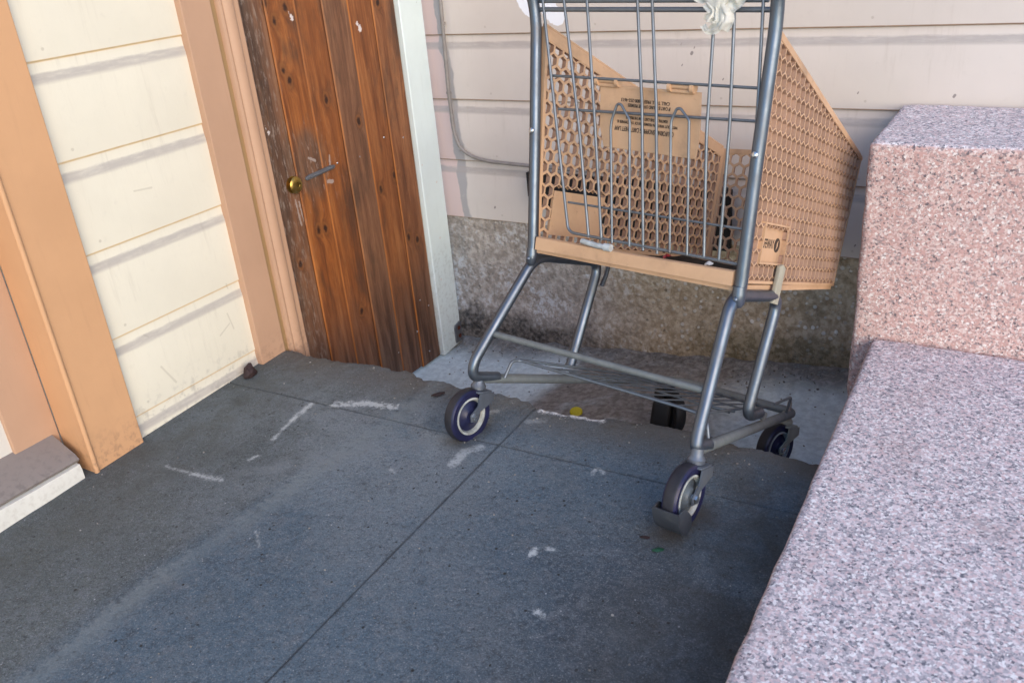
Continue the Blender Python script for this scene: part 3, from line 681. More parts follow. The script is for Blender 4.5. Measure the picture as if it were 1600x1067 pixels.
F = [[bm.verts.new(p) for p in r] for r in rows]; B = [[bm.verts.new((p[0], -.0145, p[2])) for p in r] for r in rows]
for i in range(n):
    for k in range(8):
        bm.faces.new((F[i][k], F[i + 1][k], F[i + 1][k + 1], F[i][k + 1])); bm.faces.new((B[i][k], B[i][k + 1], B[i + 1][k + 1], B[i + 1][k]))
    bm.faces.new((F[i][0], B[i][0], B[i + 1][0], F[i + 1][0])); bm.faces.new((F[i][8], F[i + 1][8], B[i + 1][8], B[i][8]))
for k in range(8):
    bm.faces.new((F[0][k], F[0][k + 1], B[0][k + 1], B[0][k])); bm.faces.new((F[n][k], B[n][k], B[n][k + 1], F[n][k + 1]))
tag(finish(bm, 'felt_sheet', M['black'], None, 50), 'ragged black sheet on the beige boards seen through the cart basket', 'sheet')

# ------------------------------------------------------------------ granite
def granite(name, label, a, b, taper=None):
    bm = BM(); box(bm, a, b)
    if taper:
        for v in bm.verts: v.co = Vector(taper(v.co))
    bmesh.ops.bevel(bm, geom=bm.edges[:], offset=.018, segments=4, affect='EDGES', profile=.6)
    bmesh.ops.subdivide_edges(bm, edges=[e for e in bm.edges if e.calc_length() > .1], cuts=30, use_grid_fill=True)
    for v in bm.verts:
        c = v.co; n = Vector((nz(c.x, c.y, c.z, 26), nz(c.x + 9, c.y, c.z, 26), nz(c.x, c.y + 9, c.z, 26))) * .0034
        n += Vector((nz(c.x, c.y, c.z, 80), nz(c.x + 5, c.y, c.z, 80), nz(c.x, c.y + 5, c.z, 80))) * .0014
        v.co = c + n
    return tag(finish(bm, name, M['granite'], None, 180), label, 'granite block')
granite('granite_block', 'tall pink granite block standing against the beige wall above the lower one', (1.521, -.450, -.45), (2.45, -.012, .605))
granite('granite_block', 'low pale granite block with a broad flat top in front of the tall one', (1.572, -2.16, -.45), (2.45, -.4535, .121),
        lambda c: (c.x + (.034 * (-.4535 - c.y) / 1.22 if c.x < 2 else 0), c.y, c.z))

# ------------------------------------------------------------------ shopping cart
CM = Matrix(((0.97985, 0.19704, 0.03265, 1.0888), (-0.19739, 0.93035, 0.309, -1.1881), (0.03051, -0.30922, 0.9505, .0252), (0, 0, 0, 1)))
cart = thing('shopping_cart', 'worn shopping cart with tan honeycomb basket and grey tube frame tipped off the kerb', 'shopping cart', mat=CM)
def gy(z): return .142 - .09 * z                      # the rear plane leans back a little
# frame tubes
bm = BM()
hl = [(-.2568, .0994, .446), (-.2568, .0994, .473), (-.2695, .0757, .737), (-.2825, .054, .975), (-.288, .036, 1.03), (-.292, -.03, 1.09), (-.292, -.075, 1.105)]
hr = [(.2882, .0995, .446), (.2894, .0995, .473), (.2929, .0771, .721), (.2995, .056, .955), (.302, .040, 1.01), (.304, -.03, 1.075), (.304, -.08, 1.10)]
tube(bm, hl, .0128, 16, .05); finish(bm, 'upright', M['tube'], cart, 60)
bm = BM(); tube(bm, hr, .0128, 16, .05); finish(bm, 'upright', M['tube'], cart, 60)
bm = BM(); tube(bm, [(-.292, -.075, 1.105), (.304, -.08, 1.10)], .015, 16); finish(bm, 'handle', M['plastic'], cart, 60)
for c in ((-.2695, .0635, .737), (.2935, .0645, .7207)):
    bm = BM(); dome(bm, c, (-.0, -1, .1), .0072, .005, 14); finish(bm, 'rivet', M['bolt'], cart, 60)
bm = BM(); tube(bm, [(-.246, .285, .166), (-.25, .36, .437), (-.262, .118, .449), (-.283, .03, .29), (-.2945, -.022, .195), (-.297, -.020, .158), (-.288, .06, .151)], .0128, 16, .042); finish(bm, 'side_frame', M['tube'], cart, 60)
bm = BM(); tube(bm, [(.246, .37, .163), (.248, .30, .163), (.256, .345, .437), (.282, .085, .450), (.287, .045, .29), (.294, .010, .175), (.297, .006, .156), (.288, .07, .149)], .0128, 16, .042); finish(bm, 'side_frame', M['tube'], cart, 60)
bm = BM(); tube(bm, [(-.297, .0, .152), (-.19, .66, .104), (-.165, .715, .100), (.165, .715, .100), (.185, .69, .102), (.297, .012, .150)], .0118, 14, .03); finish(bm, 'base_rail', M['rail'], cart, 60)
bm = BM(); tube(bm, [(-.286, .020, .262), (.280, .040, .262)], .0078, 12); finish(bm, 'cross_bar', M['rail'], cart, 60)
for x, y in ((.2895, .0965), (-.2575, .1)):
    bm = BM(); tube(bm, [(x, y + .001, .428), (x, y, .436), (x, y, .455), (x, y - .002, .47)], [.008, .0135, .0142, .0128], 14); dome(bm, (x, y - .013, .444), (0, -1, 0), .006, .004); finish(bm, 'bracket', M['tube'], cart, 40)
bm = BM(); prism(bm, [(.29, .425), (.315, .42), (.325, .50), (.312, .508), (.298, .505)], lambda u, v, t: (t, u, v), .262, .272, .002); finish(bm, 'strap', M['fork_pale'], cart, 40)
bm = BM(); tube(bm, [(-.245, .40, .455), (-.243, .385, .40), (-.243, .372, .375)], .006, 8); finish(bm, 'strut', M['tube'], cart, 60)
# honeycomb panels -------------------------------------------------
def clip(poly, a, b):
    """keep the part of poly left of the directed line a-b"""
    out = []; n = len(poly)
    sd_ = lambda p: (b[0] - a[0]) * (p[1] - a[1]) - (b[1] - a[1]) * (p[0] - a[0])
    for i in range(n):
        p, q = poly[i], poly[(i + 1) % n]; s, t = sd_(p), sd_(q)
        if s >= 0: out.append(p)
        if (s > 0) != (t > 0) and abs(s - t) > 1e-12:
            k = s / (s - t); out.append((p[0] + (q[0] - p[0]) * k, p[1] + (q[1] - p[1]) * k))
    res = []
    for p in out:
        if not res or abs(p[0] - res[-1][0]) + abs(p[1] - res[-1][1]) > 1e-5: res.append(p)
    if len(res) > 1 and abs(res[0][0] - res[-1][0]) + abs(res[0][1] - res[-1][1]) < 1e-5: res.pop()
    return res
def area(p): return .5 * sum(p[i][0] * p[(i + 1) % len(p)][1] - p[(i + 1) % len(p)][0] * p[i][1] for i in range(len(p)))
def inset(poly, ds):
    """inset a convex counter-clockwise polygon; ds: one distance per edge"""
    out = list(poly)
    n = len(poly)
    big = [(-9, -9), (9, -9), (9, 9), (-9, 9)]
    for i in range(n):
        a, b = poly[i], poly[(i + 1) % n]; dx, dy = b[0] - a[0], b[1] - a[1]; L = math.hypot(dx, dy)
        nx_, ny_ = -dy / L * ds[i], dx / L * ds[i]
        big = clip(big, (a[0] + nx_, a[1] + ny_), (b[0] + nx_, b[1] + ny_))
        if len(big) < 3: return []
    return big
def hexpanel(corners, out_n, pitch, th, bord, r_in, r_out, skip=None, rot=0.):
    """corners: 3D rear-bottom, front-bottom, front-top, rear-top; out_n: rough outward normal.
    Returns the panel mesh: a border and a web of tapered hexagon cells (narrow inside, wide outside)."""
    P = [Vector(c) for c in corners]; O = P[0]; U = (P[1] - P[0]).normalized()
    N = U.cross(P[3] - P[0]).normalized()
    V_ = N.cross(U); sgn = 1 if N.dot(Vector(out_n)) > 0 else -1
    quad = [((p - O).dot(U), (p - O).dot(V_)) for p in P]
    T = lambda u, v, w: O + U * u + V_ * v + N * (sgn * w)
    bm = bmesh.new(); walls = []
    inner = inset(quad, bord)
    # border ring
    n = len(quad); lv = []
    for poly, h in ((quad, th), (quad, -.0), (inner, -.0), (inner, th)):
        lv.append([bm.verts.new(T(u, v, h)) for u, v in poly])
    for a in range(4):
        A, B_ = lv[a], lv[(a + 1) % 4]
        for i in range(n): bm.faces.new((A[i], A[(i + 1) % n], B_[(i + 1) % n], B_[i]))
    # cells
    Rr = pitch / math.sqrt(3); rp = pitch * math.sqrt(3) / 2
    us = [q[0] for q in quad]; vs_ = [q[1] for q in quad]
    j0, j1 = int(min(vs_) / rp) - 1, int(max(vs_) / rp) + 2; i0, i1 = int(min(us) / pitch) - 2, int(max(us) / pitch) + 2
    for j in range(j0, j1):
        for i in range(i0, i1):
            cu = (i + (.5 if j % 2 else 0)) * pitch; cv = j * rp
            hexa = [(cu + Rr * math.cos(R(90 + 60 * k)), cv + Rr * math.sin(R(90 + 60 * k))) for k in range(6)]
            poly = hexa
            for k in range(n):
                poly = clip(poly, inner[k], inner[(k + 1) % n])
                if len(poly) < 3: break
            if len(poly) < 3 or area(poly) < 2e-6: continue
            if skip and skip(cu, cv):
                continue
            gx = sum(p[0] for p in poly) / len(poly); gyy = sum(p[1] for p in poly) / len(poly)
            full = area(hexa); small = area(poly) < .10 * full
            def ring(kk, w): return [bm.verts.new(T(gx + (p[0] - gx) * kk, gyy + (p[1] - gyy) * kk, w)) for p in poly]
            m_ = len(poly)
            A, B_ = ring(1, .001), ring(1, th - .001)
            if small:
                bm.faces.new(A); bm.faces.new(B_[::-1]); continue
            C, D = ring(r_in, .001), ring(r_out, th - .001)
            for k in range(m_):
                l = (k + 1) % m_
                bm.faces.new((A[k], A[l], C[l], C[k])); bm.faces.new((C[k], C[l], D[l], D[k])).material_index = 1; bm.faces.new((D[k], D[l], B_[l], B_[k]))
    return bm, T, quad
PT, TH = .0305, .016
THR = .019
RB, RF, RFT, RT_ = [(a - THR, b, c) for a, b, c in ((.2796, .135, .4727), (.2043, .765, .4401), (.198, .817, .7734), (.282, .112, .953))]
LB, LF, LFT, LT = (-.2555, .112, .4735), (-.1945, .80, .447), (-.1966, .810, .768), (-.2605, .066, .965)
# right panel; the plate sits low at its rear
pl = (.062, .205, .045, .123)
bm, TR, qR = hexpanel((RB, RF, RFT, RT_), (1, 0, 0), PT, THR, (.006, .006, .012, .008), .84, .895, lambda u, v: pl[0] - .006 < u < pl[1] + .006 and pl[2] - .008 < v < pl[3] + .008)
def panel_plate(bm, T, w0, w1, TH):
    a, b, c, d = pl
    e = .004
    prism(bm, [(a - .012, c - .010), (b + .012, c - .010), (b + .012, d + .010), (a - .012, d + .010)], lambda u, v, t: T(u, v, t), w0, w1)
    for q in (((a - e, c - e), (b + e, c)), ((a - e, d), (b + e, d + e)), ((a - e, c), (a, d)), ((b, c), (b + e, d))):
        prism(bm, [(q[0][0], q[0][1]), (q[1][0], q[0][1]), (q[1][0], q[1][1]), (q[0][0], q[1][1])], lambda u, v, t: T(u, v, t), w1, TH)
panel_plate(bm, TR, .004, .008, THR)
rim = [TR(qR[3][0] + (qR[2][0] - qR[3][0]) * t, qR[3][1] + (qR[2][1] - qR[3][1]) * t + .006, THR * .5) for t in (0, 1)]
tube(bm, rim, .0042, 8)
for t in (.17, .43, .62, .82, .99):
    u = qR[3][0] + (qR[2][0] - qR[3][0]) * t; v = qR[3][1] + (qR[2][1] - qR[3][1]) * t
    tube(bm, [TR(u - .012, v - .004 + .003, THR * .6), TR(u + .012, v - .004 - .003, THR * .6)], .0085, 8)
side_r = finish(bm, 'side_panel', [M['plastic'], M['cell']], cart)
pl = (.045, .200, .040, .125)
bm, TL, qL = hexpanel((LB, LF, LFT, LT), (-1, 0, 0), PT, TH, (.010, .010, .024, .008), .79, .90, lambda u, v: pl[0] - .006 < u < pl[1] + .006 and pl[2] - .008 < v < pl[3] + .008)
panel_plate(bm, TL, .0, .004, TH)
rim = [TL(qL[3][0] + (qL[2][0] - qL[3][0]) * t, qL[3][1] + (qL[2][1] - qL[3][1]) * t + .004, TH * .5) for t in (0, 1)]
tube(bm, rim, .005, 8)
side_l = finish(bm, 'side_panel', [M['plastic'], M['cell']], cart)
bm, TF, qF = hexpanel((LF, RF, RFT, LFT), (0, 1, 0), .034, .010, (.010, .010, .012, .010), .80, .90)
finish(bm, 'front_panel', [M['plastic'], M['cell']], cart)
bm, TB, qB = hexpanel(((-.252, .10, .472), (-.19, .78, .444), (.20, .762, .440), (.278, .10, .470)), (0, 0, -1), .034, .012, (.02, .012, .02, .03), .72, .84)
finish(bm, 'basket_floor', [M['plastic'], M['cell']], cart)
bm = BM(); pr = [(.088, .468), (.135, .464), (.135, .474), (.112, .498), (.092, .4985), (.088, .496)]
NN = 24; rows = []
for i in range(NN + 1):
    x = -.2405 + (.2745 + .2405) * i / NN; s = .0012 * nz(x, 0, 0, 12)
    rows.append([bm.verts.new((x, y + s, z + .002 * math.sin(i / NN * 3.1) * (-1 if z > .48 else 0))) for y, z in pr])
for a, b in zip(rows[:-1], rows[1:]):
    for j in range(6): bm.faces.new((a[j], a[(j + 1) % 6], b[(j + 1) % 6], b[j]))
bm.faces.new(rows[0]); bm.faces.new(rows[-1]); finish(bm, 'rear_sill', M['plastic'], cart, 35)
# wire rear gate -----------------------------------------------------
def w3(x, z, d=0.): return (x, gy(z) - d, z)
def wire(name, pts, r=.0033, d=0., fil=.0, seg=8):
    bm = BM(); tube(bm, [w3(x, z, d) for x, z in pts], r, seg, fil); return finish(bm, name, M['wire'], rg, 60)
rg = BM(); tube(rg, [w3(-.2806, .9992, -.003), w3(.2865, .979, -.003)], .0052, 12); rg = finish(rg, 'rear_gate', M['wire'], cart, 60)
wire('cross_wire', [(-.288, 1.040), (.290, 1.030)], .0045, -.003)
wire('cross_wire', [(-.282, 1.0166), (.2777, .9958)], .0045, -.003)
wire('cross_wire', [(-.2324, .8594), (.287, .8421)], .0030, -.0062)
wire('cross_wire', [(-.2082, .7885), (.2935, .7826)], .0030, -.0062)
wire('cross_wire', [(-.164, .5862), (.2923, .5796)], .0026, -.0062)
wire('upright_wire', [(-.270, 1.04), (-.2669, 1.0186), (-.2049, .7471), (-.1529, .5199), (-.10, .5185), (.235, .5125), (.283, .5108)], .0034, 0, .018)
for pts in ([(-.212, 1.038), (-.206, 1.0161), (-.1408, .7502), (-.0936, .515)], [(-.146, 1.04), (-.1423, 1.0134), (-.0966, .7523), (-.0577, .514)],
            [(-.017, 1.04), (-.0115, 1.0079), (.0145, .842), (.0205, .805), (.0538, .507)], [(.019, 1.04), (.0244, 1.0064), (.0495, .842), (.0555, .805), (.0896, .505)],
            [(.167, 1.03), (.1689, 1.0004), (.1787, .7534), (.2008, .5145)], [(.207, 1.03), (.2134, .9592), (.2276, .7679), (.235, .5114)],
            [(.265, 1.03), (.2687, .9962), (.2803, .8283), (.290, .66), (.296, .50)]):
    wire('upright_wire', pts, .0034, 0, .02)
wire('arch_wire', [(-.0258, .512), (-.0521, .7544), (-.0505, .772), (-.0397, .803), (-.0300, .803), (-.0047, .7722), (-.0035, .7632), (.0203, .5113)], .0029, .004, .012)
wire('arch_wire', [(.1223, .512), (.0973, .7679), (.0985, .778), (.1080, .799), (.1170, .799), (.139, .7770), (.1395, .7698), (.1637, .514)], .0029, .004, .012)
# child seat flap -------------------------------------------------------
FO = Vector((-.1076, .0828, .858)); FX = (Vector((.1472, .0839, .8455)) - FO); FW = FX.length; FX = FX.normalized()
FZ0 = Vector((-.0794, .0951, .7213)) - FO; FN = FX.cross(FZ0).normalized(); 
if FN.y > 0: FN = -FN                                     # faces the rear
FD = FN.cross(FX); FD = FD if FD.dot(FZ0) > 0 else -FD     # down the flap
def fp(u, v, w): return FO + FX * u + FD * v + FN * w
bm = BM(); fl = [(.003, .012), (FW, .012), (FW + .010, .098), (FW + .008, .142), (.030, .142), (.014, .10)]
prism(bm, fl, lambda u, v, t: fp(u, v, t), -.004, .0, .0012)
prism(bm, [(.075, .0125), (FW - .075, .0125), (FW - .075, .018), (.075, .018)], lambda u, v, t: fp(u, v, t), .0, .002)
flap = finish(bm, 'seat_flap', M['plastic'], cart)
for u in (.0, .185):
    bm = BM(); tube(bm, [fp(u, .004, .004), fp(u + .055, .004, .004)], .0062, 10)
    for q in (u + .001, u + .054):
        tube(bm, [fp(q - .004, .006, .005), fp(q + .004, .006, .005)], .0105, 12)
    tube(bm, [fp(u + .002, .0135, .003), fp(u + .053, .0135, .003)], .0042, 8)
    finish(bm, 'clip', M['plastic'], flap, 40)
FM = Matrix(((-FX.x, -FD.x * -1, FN.x, 0), (-FX.y, FD.y, FN.y, 0), (-FX.z, FD.z, FN.z, 0), (0, 0, 0, 1)))
def lettering(txt, size, mtx, parent, width=None, bold=.0):
    cu = bpy.data.curves.new('text', 'FONT'); cu.body = txt; cu.size = size; cu.align_x = 'CENTER'; cu.align_y = 'CENTER'; cu.extrude = .00025; cu.offset = bold
    t = bpy.data.objects.new('text', cu); COL.objects.link(t); bpy.context.view_layer.update()
    sx = width / t.dimensions.x if width else 1
    me = bpy.data.meshes.new_from_object(t); bpy.data.objects.remove(t)
    me.transform(mtx @ Matrix.Diagonal((sx, 1, 1, 1))); me.materials.clear(); me.materials.append(M['ink'])
    o = bpy.data.objects.new('lettering', me); COL.objects.link(o); o.parent = parent; return o
LINES = [('CALL TOLL FREE 1-800-252-4613', .0098, .040, .122, .113), ('IF CART IS FOUND OFF THE PREMISES', .0098, .050, .106, .124),
         ('REMOVAL OF THIS CART FROM THE PREMISES', .0085, .075, .105, .122), ('WITHOUT WRITTEN PERMISSION OF THE OWNER IS', .0085, .085, .152, .124),
         ('CALIFORNIA SHOPPING CART THEFT LAW', .0135, .099, .150, .118)]
for txt, size, v, wid, u in LINES:
    p = fp(u + .012, v, .0006); m_ = FM.copy(); m_.translation = p
    lettering(txt, size, m_, flap, wid, .00012)
# writing on the side panel plate
mR = Matrix.Identity(4)
U3 = (TR(1, 0, 0) - TR(0, 0, 0)); V3 = (TR(0, 1, 0) - TR(0, 0, 0)); N3 = (TR(0, 0, 1) - TR(0, 0, 0))
def plate_m(u, v):
    m_ = Matrix((( U3.x, V3.x, N3.x, 0), (U3.y, V3.y, N3.y, 0), (U3.z, V3.z, N3.z, 0), (0, 0, 0, 1))); m_.translation = TR(u, v, .0081); return m_
lettering('SAFEWAY', .027, plate_m(.1145, .083), side_r, .080, .0005)
bm = BM()
E = [(.175 + .0175 * math.cos(2 * math.pi * k / 28), .083 + .0155 * math.sin(2 * math.pi * k / 28)) for k in range(28)]
prism(bm, E, lambda u, v, t: TR(u, v, t), .0078, .0085); emb = finish(bm, 'emblem', M['ink'], side_r)
bm = BM(); sl_ = [(a + .049, b) for a, b in ((.1215, .073), (.126, .0765), (.130, .081), (.129, .088), (.1315, .0935), (.127, .0905), (.123, .086), (.1242, .080))]
prism(bm, sl_, lambda u, v, t: TR(u, v, t), .0085, .0089); finish(bm, 'emblem_swirl', M['plastic'], side_r)
# bottom tray wires --------------------------------------------------
bm = BM(); tube(bm, [(-.262, .055, .155), (-.262, .075, .196), (-.256, .098, .196), (-.10, .118, .192), (.16, .165, .180), (.205, .175, .175), (.232, .135, .178), (.262, .10, .185), (.272, .098, .15)], .0038, 8, .015); tray = finish(bm, 'bottom_tray', M['wire'], cart, 60)
def tw(pts, r=.0026, mt='wire'):
    bm = BM(); tube(bm, pts, r, 8, .01); finish(bm, 'tray_wire', M[mt], tray, 60)
tw([(-.256, .098, .197), (-.20, .25, .178), (-.15, .62, .118)], .0034)
tw([(.205, .175, .176), (.19, .40, .155), (.15, .62, .118)], .0034)
tw([(-.15, .62, .118), (.15, .62, .118)], .003)
for i in range(1, 9):
    t = i / 9; x0 = -.24 + .43 * t; x1 = -.15 + .30 * t
    tw([(x0, .10 + .07 * t, .194 - .016 * t), (x1, .62, .119)], .0021)
for y in (.24, .36, .48):
    k = (y - .1) / .52; tw([(-.235 + .085 * k, y, .184 - .07 * k), (.205 - .055 * k, y, .176 - .06 * k)], .0024)
tw([(.10, .40, .19), (.13, .35, .15), (.19, .36, .152)], .003); tw([(.21, .52, .155), (.215, .60, .165), (.2, .62, .115)], .0034); tw([(.19, .655, .14), (.19, .655, .108)], .006, 'bolt')
bm = BM(); tube(bm, [(.205, .40, .158), (.246, .40, .150)], .011, 12); finish(bm, 'stub_tube', M['rail'], cart, 60)
# casters ------------------------------------------------------------
def caster(x, y, z0, wz, rz, trail, forkm, hubm, guard=False, dark=False, prefix='caster'):
    """swivel at (x, y, z0); wheel centre at height wz"""
    T_ = Matrix.Translation((x, y, 0)) @ Matrix.Rotation(rz, 4, 'Z')
    def fin(bm, name, mt, par, sm=40):
        bm.transform(T_); return finish(bm, name, mt, par, sm)
    rw = .0645; cy = -trail
    bm = BM(); lathe(bm, [(.002, -.020), (.0175, -.020), (.0185, -.012), (.013, -.004), (.012, .010), (.002, .010)], (0, 0, z0 - .004), (0, 0, 1), 20)
    box(bm, (-.0245, -.022, z0 - .030), (.0245, .024, z0 - .0255), .002)
    hh = z0 - .030
    for s in (-1, 1):
        fk = [(-.016, hh), (.032, hh), (.034, hh - .022), (cy + .018, wz + .012), (cy + .009, wz - .012), (cy - .009, wz - .012), (cy - .013, wz + .006), (-.018, hh - .03)]
        prism(bm, fk, lambda u, v, t: (t, u, v), s * .0215, s * .0245, .0006)
    cs = fin(bm, prefix, forkm, cart)
    ax = (1, 0, 0); o = (0, cy, wz)
    bm = BM(); hw = .0155
    lathe(bm, [(.046, -hw + .002), (.054, -hw), (.060, -hw), (rw - .001, -hw + .004), (rw, -hw + .008), (rw, hw - .008), (rw - .001, hw - .004), (.060, hw), (.054, hw), (.046, hw - .002)], o, ax, 48, [1, 1, 1, 0, 0, 0, 1, 1, 1, 0])
    fin(bm, 'tyre', [M['black'], M['black']] if dark else [M['tyre'], M['tyre_side']], cs)
    bm = BM(); lathe(bm, [(.0375, -hw + .006), (.0415, -hw + .0005), (.0458, -hw + .001), (.0458, hw - .001), (.0415, hw - .0005), (.0375, hw - .006)], o, ax, 40)
    fin(bm, 'rim', M['black'] if dark else M['rim'], cs)
    bm = BM(); lathe(bm, [(.004, -hw - .002), (.018, -hw - .001), (.022, -hw + .004), (.0376, -hw + .009), (.0376, hw - .009), (.022, hw - .004), (.018, hw + .001), (.004, hw + .002)], o, ax, 30); fin(bm, 'hub', hubm, cs)
    bm = BM(); lathe(bm, [(.001, -.030), (.008, -.030), (.009, -.025), (.009, .025), (.008, .030), (.001, .031)], o, ax, 6); fin(bm, 'axle_bolt', M['bolt'], cs)
    if guard:
        bm = BM(); pts_o = []
        angs = [R(192 + i * 7.) for i in range(10)]
        for w0, w1, r0, r1 in ((-.028, .028, .069, .0725),):
            L = []
            for a in angs:
                c, s = math.cos(a), math.sin(a)
                L.append([bm.verts.new((w, cy + r * c, wz + r * s)) for w, r in ((w0, r0), (w1, r0), (w1, r1), (w0, r1))])
            for a, b in zip(L[:-1], L[1:]):
                for j in range(4): bm.faces.new((a[j], a[(j + 1) % 4], b[(j + 1) % 4], b[j]))
            bm.faces.new(L[0]); bm.faces.new(L[-1])
        for s in (-1, 1):
            pg = [(cy + .071 * math.cos(a), wz + .071 * math.sin(a)) for a in angs] + [(cy - .004, wz - .052), (cy - .012, wz - .030), (cy - .028, wz - .018), (cy - .048, wz - .008)]
            prism(bm, pg, lambda u, v, t: (t, u, v), s * .0255, s * .028, .0005)
        fin(bm, 'wheel_guard', M['guard'], cs, 40)
    return cs
caster(-.297, .004, .150, .0645, 0, .028, M['fork'], M['hub'])
caster(.300, .008, .150, .0645, R(4), .030, M['fork'], M['hub_grey'], True)
caster(.180, .672, .100, .0145, R(-8), .030, M['fork_pale'], M['hub'])
cs = caster(-.180, .672, .100, .0145, R(62), .030, M['black'], M['black'], False, True)
bm = BM(); box(bm, (-.028, -.066, -.035), (.028, .026, .054), .012, 3)
bm.transform(Matrix.Translation((-.180, .672, 0)) @ Matrix.Rotation(R(20), 4, 'Z')); finish(bm, 'wheel_cover', M['black'], cs, 40)
bm = BM(); box(bm, (.012, -.078, -.040), (.034, -.06, -.030), .002)
bm.transform(Matrix.Translation((-.180, .672, 0)) @ Matrix.Rotation(R(20), 4, 'Z')); finish(bm, 'cover_tab', M['orange'], cs, 40)

# ------------------------------------------------------------------ things in and on the cart
def cw(p): return CM @ Vector(p)
bm = BM(); NX, NY = 30, 12; V = []
for i in range(NX + 1):
    for j in range(NY + 1):
        x = -.07 + .29 * i / NX; y = .135 + .33 * j / NY
        z = .4755 - .02 * (y - .1) + .009 + .008 * nz(x, y, 0, 14) + .004 * nz(x, y, 3, 40)
        V.append(bm.verts.new(cw((x, y, z))))
for i in range(NX):
    for j in range(NY):
        a = i * (NY + 1) + j; bm.faces.new((V[a], V[a + NY + 1], V[a + NY + 2], V[a + 1]))
geo = bmesh.ops.solidify(bm, geom=bm.faces[:], thickness=.004)
tag(finish(bm, 'black_bag', M['black'], None, 60), 'flat crumpled black bag lying on the floor of the cart basket', 'bag')
def scrap(name, label, cat, c, sx, sy, mt, rz=0., lift=.004, seed=0, mtx=None, group=None, thick=.0012):
    bm = BM(); n = 14; ring = []
    base = Matrix.Translation(c) @ Matrix.Rotation(rz, 4, 'Z') if mtx is None else mtx
    cen = bm.verts.new(base @ Vector((0, 0, lift * 1.2))); 
    for k in range(n):
        a = 2 * math.pi * k / n; r = 1 + .28 * nz(math.cos(a) * 2, math.sin(a) * 2, seed, 1.3)
        ring.append(bm.verts.new(base @ Vector((sx * r * math.cos(a), sy * r * math.sin(a), lift * (.55 + .5 * nz(a, seed, 0, 1.2))))))
    for k in range(n): bm.faces.new((cen, ring[k], ring[(k + 1) % n]))
    bmesh.ops.subdivide_edges(bm, edges=bm.edges[:], cuts=1)
    for v in bm.verts: v.co.z += .0012 * nz(v.co.x, v.co.y, seed, 160)
    bmesh.ops.solidify(bm, geom=bm.faces[:], thickness=thick)
    return tag(finish(bm, name, mt, None, 60), label, cat, group)
scrap('paper_scrap', 'small white paper scrap on the black bag inside the cart basket', 'litter', cw((.185, .15, .491)), .009, .006, M['paper'], .3, .012, 3)
scrap('red_wrapper', 'tiny red wrapper on the black bag inside the cart basket', 'litter', cw((.05, .20, .489)), .010, .005, M['red'], .8, .010, 5)
bm = BM(); tube(bm, [cw((-.106, .088, .506)), cw((-.06, .086, .5015)), cw((-.03, .085, .5015))], .0062, 10); lathe(bm, [(.001, 0), (.0085, 0), (.0085, .018), (.001, .018)], cw((-.040, .0855, .5015)), CM.to_3x3() @ Vector((1, 0, 0)), 14)
tag(finish(bm, 'plastic_rod', M['hub_white'], None, 50), 'short pale plastic rod lying on the rear edge of the basket', 'rod')
# knotted white plastic bag on the top wires
def bagpt(x, z, d): y = gy(z); return Vector((x, y - d, z))
bm = BM()
def sheet(path, width, seed, nwid=9):
    P = fillet(path, .02, 5); rows = []
    for i, p in enumerate(P):
        t = (P[min(i + 1, len(P) - 1)] - P[max(i - 1, 0)]).normalized(); side = t.cross(Vector((0, 1, .2))).normalized(); nn = t.cross(side)
        w = width(i / (len(P) - 1)); row = []
        for k in range(nwid):
            s = k / (nwid - 1) * 2 - 1
            q = p + side * (w * s) + nn * (w * .45 * math.sin(s * 5 + seed + i * .3) + .004 * nz(i * .4, k * .6, seed, 1.5))
            row.append(bm.verts.new(CM @ q))
        rows.append(row)
    for a, b in zip(rows[:-1], rows[1:]):
        for k in range(nwid - 1): bm.faces.new((a[k], a[k + 1], b[k + 1], b[k]))
kx, kz = .182, .985
sheet([bagpt(.115, 1.035, .01), bagpt(.14, 1.005, .016), bagpt(kx - .01, .992, .02)], lambda t: .026 - .018 * t, 1)
sheet([bagpt(.255, 1.03, .01), bagpt(.235, .985, .016), bagpt(.215, .988, .02), bagpt(kx, .995, .022)], lambda t: .016 + .006 * math.sin(3 * t), 2)
sheet([bagpt(kx, .995, .022), bagpt(.197, .975, .03), bagpt(.21, .955, .024), bagpt(.195, .932, .02)], lambda t: .010 + .014 * t, 3)
sheet([bagpt(kx + .012, .99, .026), bagpt(.20, .95, .03), bagpt(.185, .926, .022), bagpt(.158, .927, .018), bagpt(.148, .945, .016)], lambda t: .012 - .006 * t, 4)
sheet([bagpt(.16, .985, .03), bagpt(.178, .963, .03), bagpt(.168, .945, .028)], lambda t: .008 + .006 * t, 5)
bmesh.ops.create_icosphere(bm, subdivisions=4, radius=1, matrix=CM @ Matrix.Translation(bagpt(kx, .997, .018)) @ Matrix.Diagonal((.030, .018, .024, 1)))
bag_c = CM @ Vector((.182, .05, .997))
for v in bm.verts:
    v.co = bag_c + (v.co - bag_c) * .80
for v in bm.verts:
    v.co += Vector((nz(*v.co, 55), nz(*(v.co + Vector((7, 0, 0))), 55), nz(*(v.co + Vector((0, 7, 0))), 55))) * .0065
tag(finish(bm, 'plastic_bag', M['bag'], None, 180), 'torn white plastic bag knotted round the top wire of the cart', 'plastic bag')

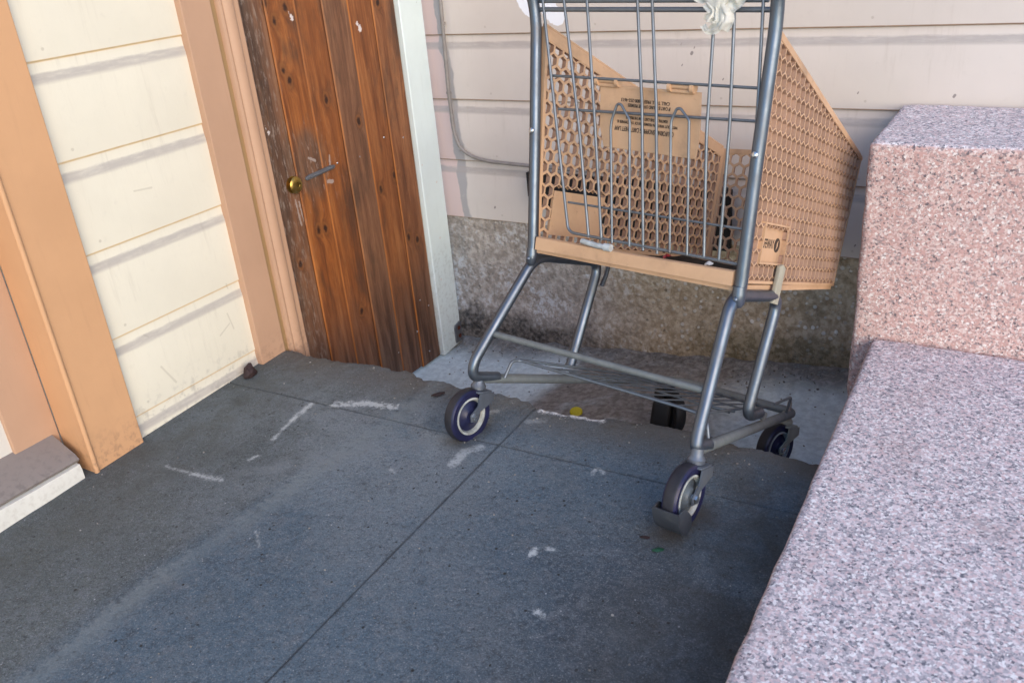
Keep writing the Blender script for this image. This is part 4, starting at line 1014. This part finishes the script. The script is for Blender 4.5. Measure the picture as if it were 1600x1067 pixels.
# ------------------------------------------------------------------ litter on the ground
def sw(x, y, h=0.): return (x, y, sw_z(y) + h)
bm = BM()
c = Vector((.742, -.505, land_z(.742, -.505) + .004))
lathe(bm, [(.0005, .004), (.014, .004), (.018, .002), (.020, 0), (.020, .006), (.018, .008), (.014, .006), (.0005, .006)], c, (.1, -.25, 1), 24)
tag(finish(bm, 'bottle_cap', M['yellow'], None, 40), 'yellow plastic cap on the ground under the cart', 'bottle cap')
scrap('green_leaf', 'small dark green leaf on the sidewalk in front of the cart wheel', 'leaf', sw(1.362, -1.33), .011, .006, M['green_leaf'], .5, .004, 2)
scrap('dark_leaf', 'dark curled leaf on the sidewalk near the wheel with the metal guard', 'leaf', sw(1.325, -1.306), .010, .005, M['dark_leaf'], .2, .004, 4)
scrap('brown_leaf', 'small withered brown leaf between the gate and the left cart wheel', 'leaf', sw(.616, -1.01), .018, .008, M['dark_leaf'], .9, .008, 6)
# crumpled maroon leaf leaning by the trim
bm = BM(); bmesh.ops.create_icosphere(bm, subdivisions=4, radius=1, matrix=Matrix.Translation(sw(.034, -1.118, .016)) @ Matrix.Diagonal((.016, .022, .022, 1)))
for v in bm.verts:
    h = (v.co.z - sw_z(-1.118)) / .04
    ctr = Vector((.030, -1.114, v.co.z)); v.co = ctr + (v.co - ctr) * (1.25 - .95 * max(0, min(1, h)))
    v.co += Vector((nz(*v.co, 70), nz(*(v.co + Vector((7, 0, 0))), 70), nz(*(v.co + Vector((0, 7, 0))), 70))) * .006
    v.co.z = max(v.co.z, sw_z(-1.118) + .0005)
tag(finish(bm, 'crumpled_leaf', M['dark_leaf'], None, 180), 'crumpled dark maroon leaf lying at the foot of the peach doorway trim', 'leaf')

# crumbs of concrete and dirt lying in the low strip along the wall and along the broken slab edge
rng = random.Random(11); bm = BM()
for i in range(420):
    t = rng.random()
    if t < .6: x, y = rng.uniform(0, 1.52), -.035 - abs(rng.gauss(0, .07))
    else: x, y = rng.uniform(.05, 1.55), rng.uniform(-.62, -.1)
    sz = rng.uniform(.0014, .0042) * (1.5 if rng.random() < .08 else 1)
    m_ = Matrix.Translation((x, y, land_z(x, y) + sz * .3)) @ Matrix.Rotation(rng.uniform(0, 6.28), 4, (rng.random(), rng.random(), rng.random() + .1)) @ Matrix.Diagonal((sz * rng.uniform(.7, 1.5), sz, sz * rng.uniform(.5, .9), 1))
    bmesh.ops.create_icosphere(bm, subdivisions=1, radius=1, matrix=m_)
for i in range(140):
    x = rng.uniform(.03, 1.55); y = edge_y(x) - .012 - abs(rng.gauss(0, .05)) if rng.random() < .6 else rng.uniform(-2.0, -1.0)
    sz = rng.uniform(.001, .0028)
    m_ = Matrix.Translation((x, y, sw_z(y) + sz * .3)) @ Matrix.Diagonal((sz * rng.uniform(.7, 1.5), sz, sz * .7, 1))
    bmesh.ops.create_icosphere(bm, subdivisions=1, radius=1, matrix=m_)
gr = finish(bm, 'gravel', M['crumb'])
gr['kind'] = 'stuff'; gr['label'] = 'loose crumbs of concrete and dirt scattered along the foot of the wall'; gr['category'] = 'debris'
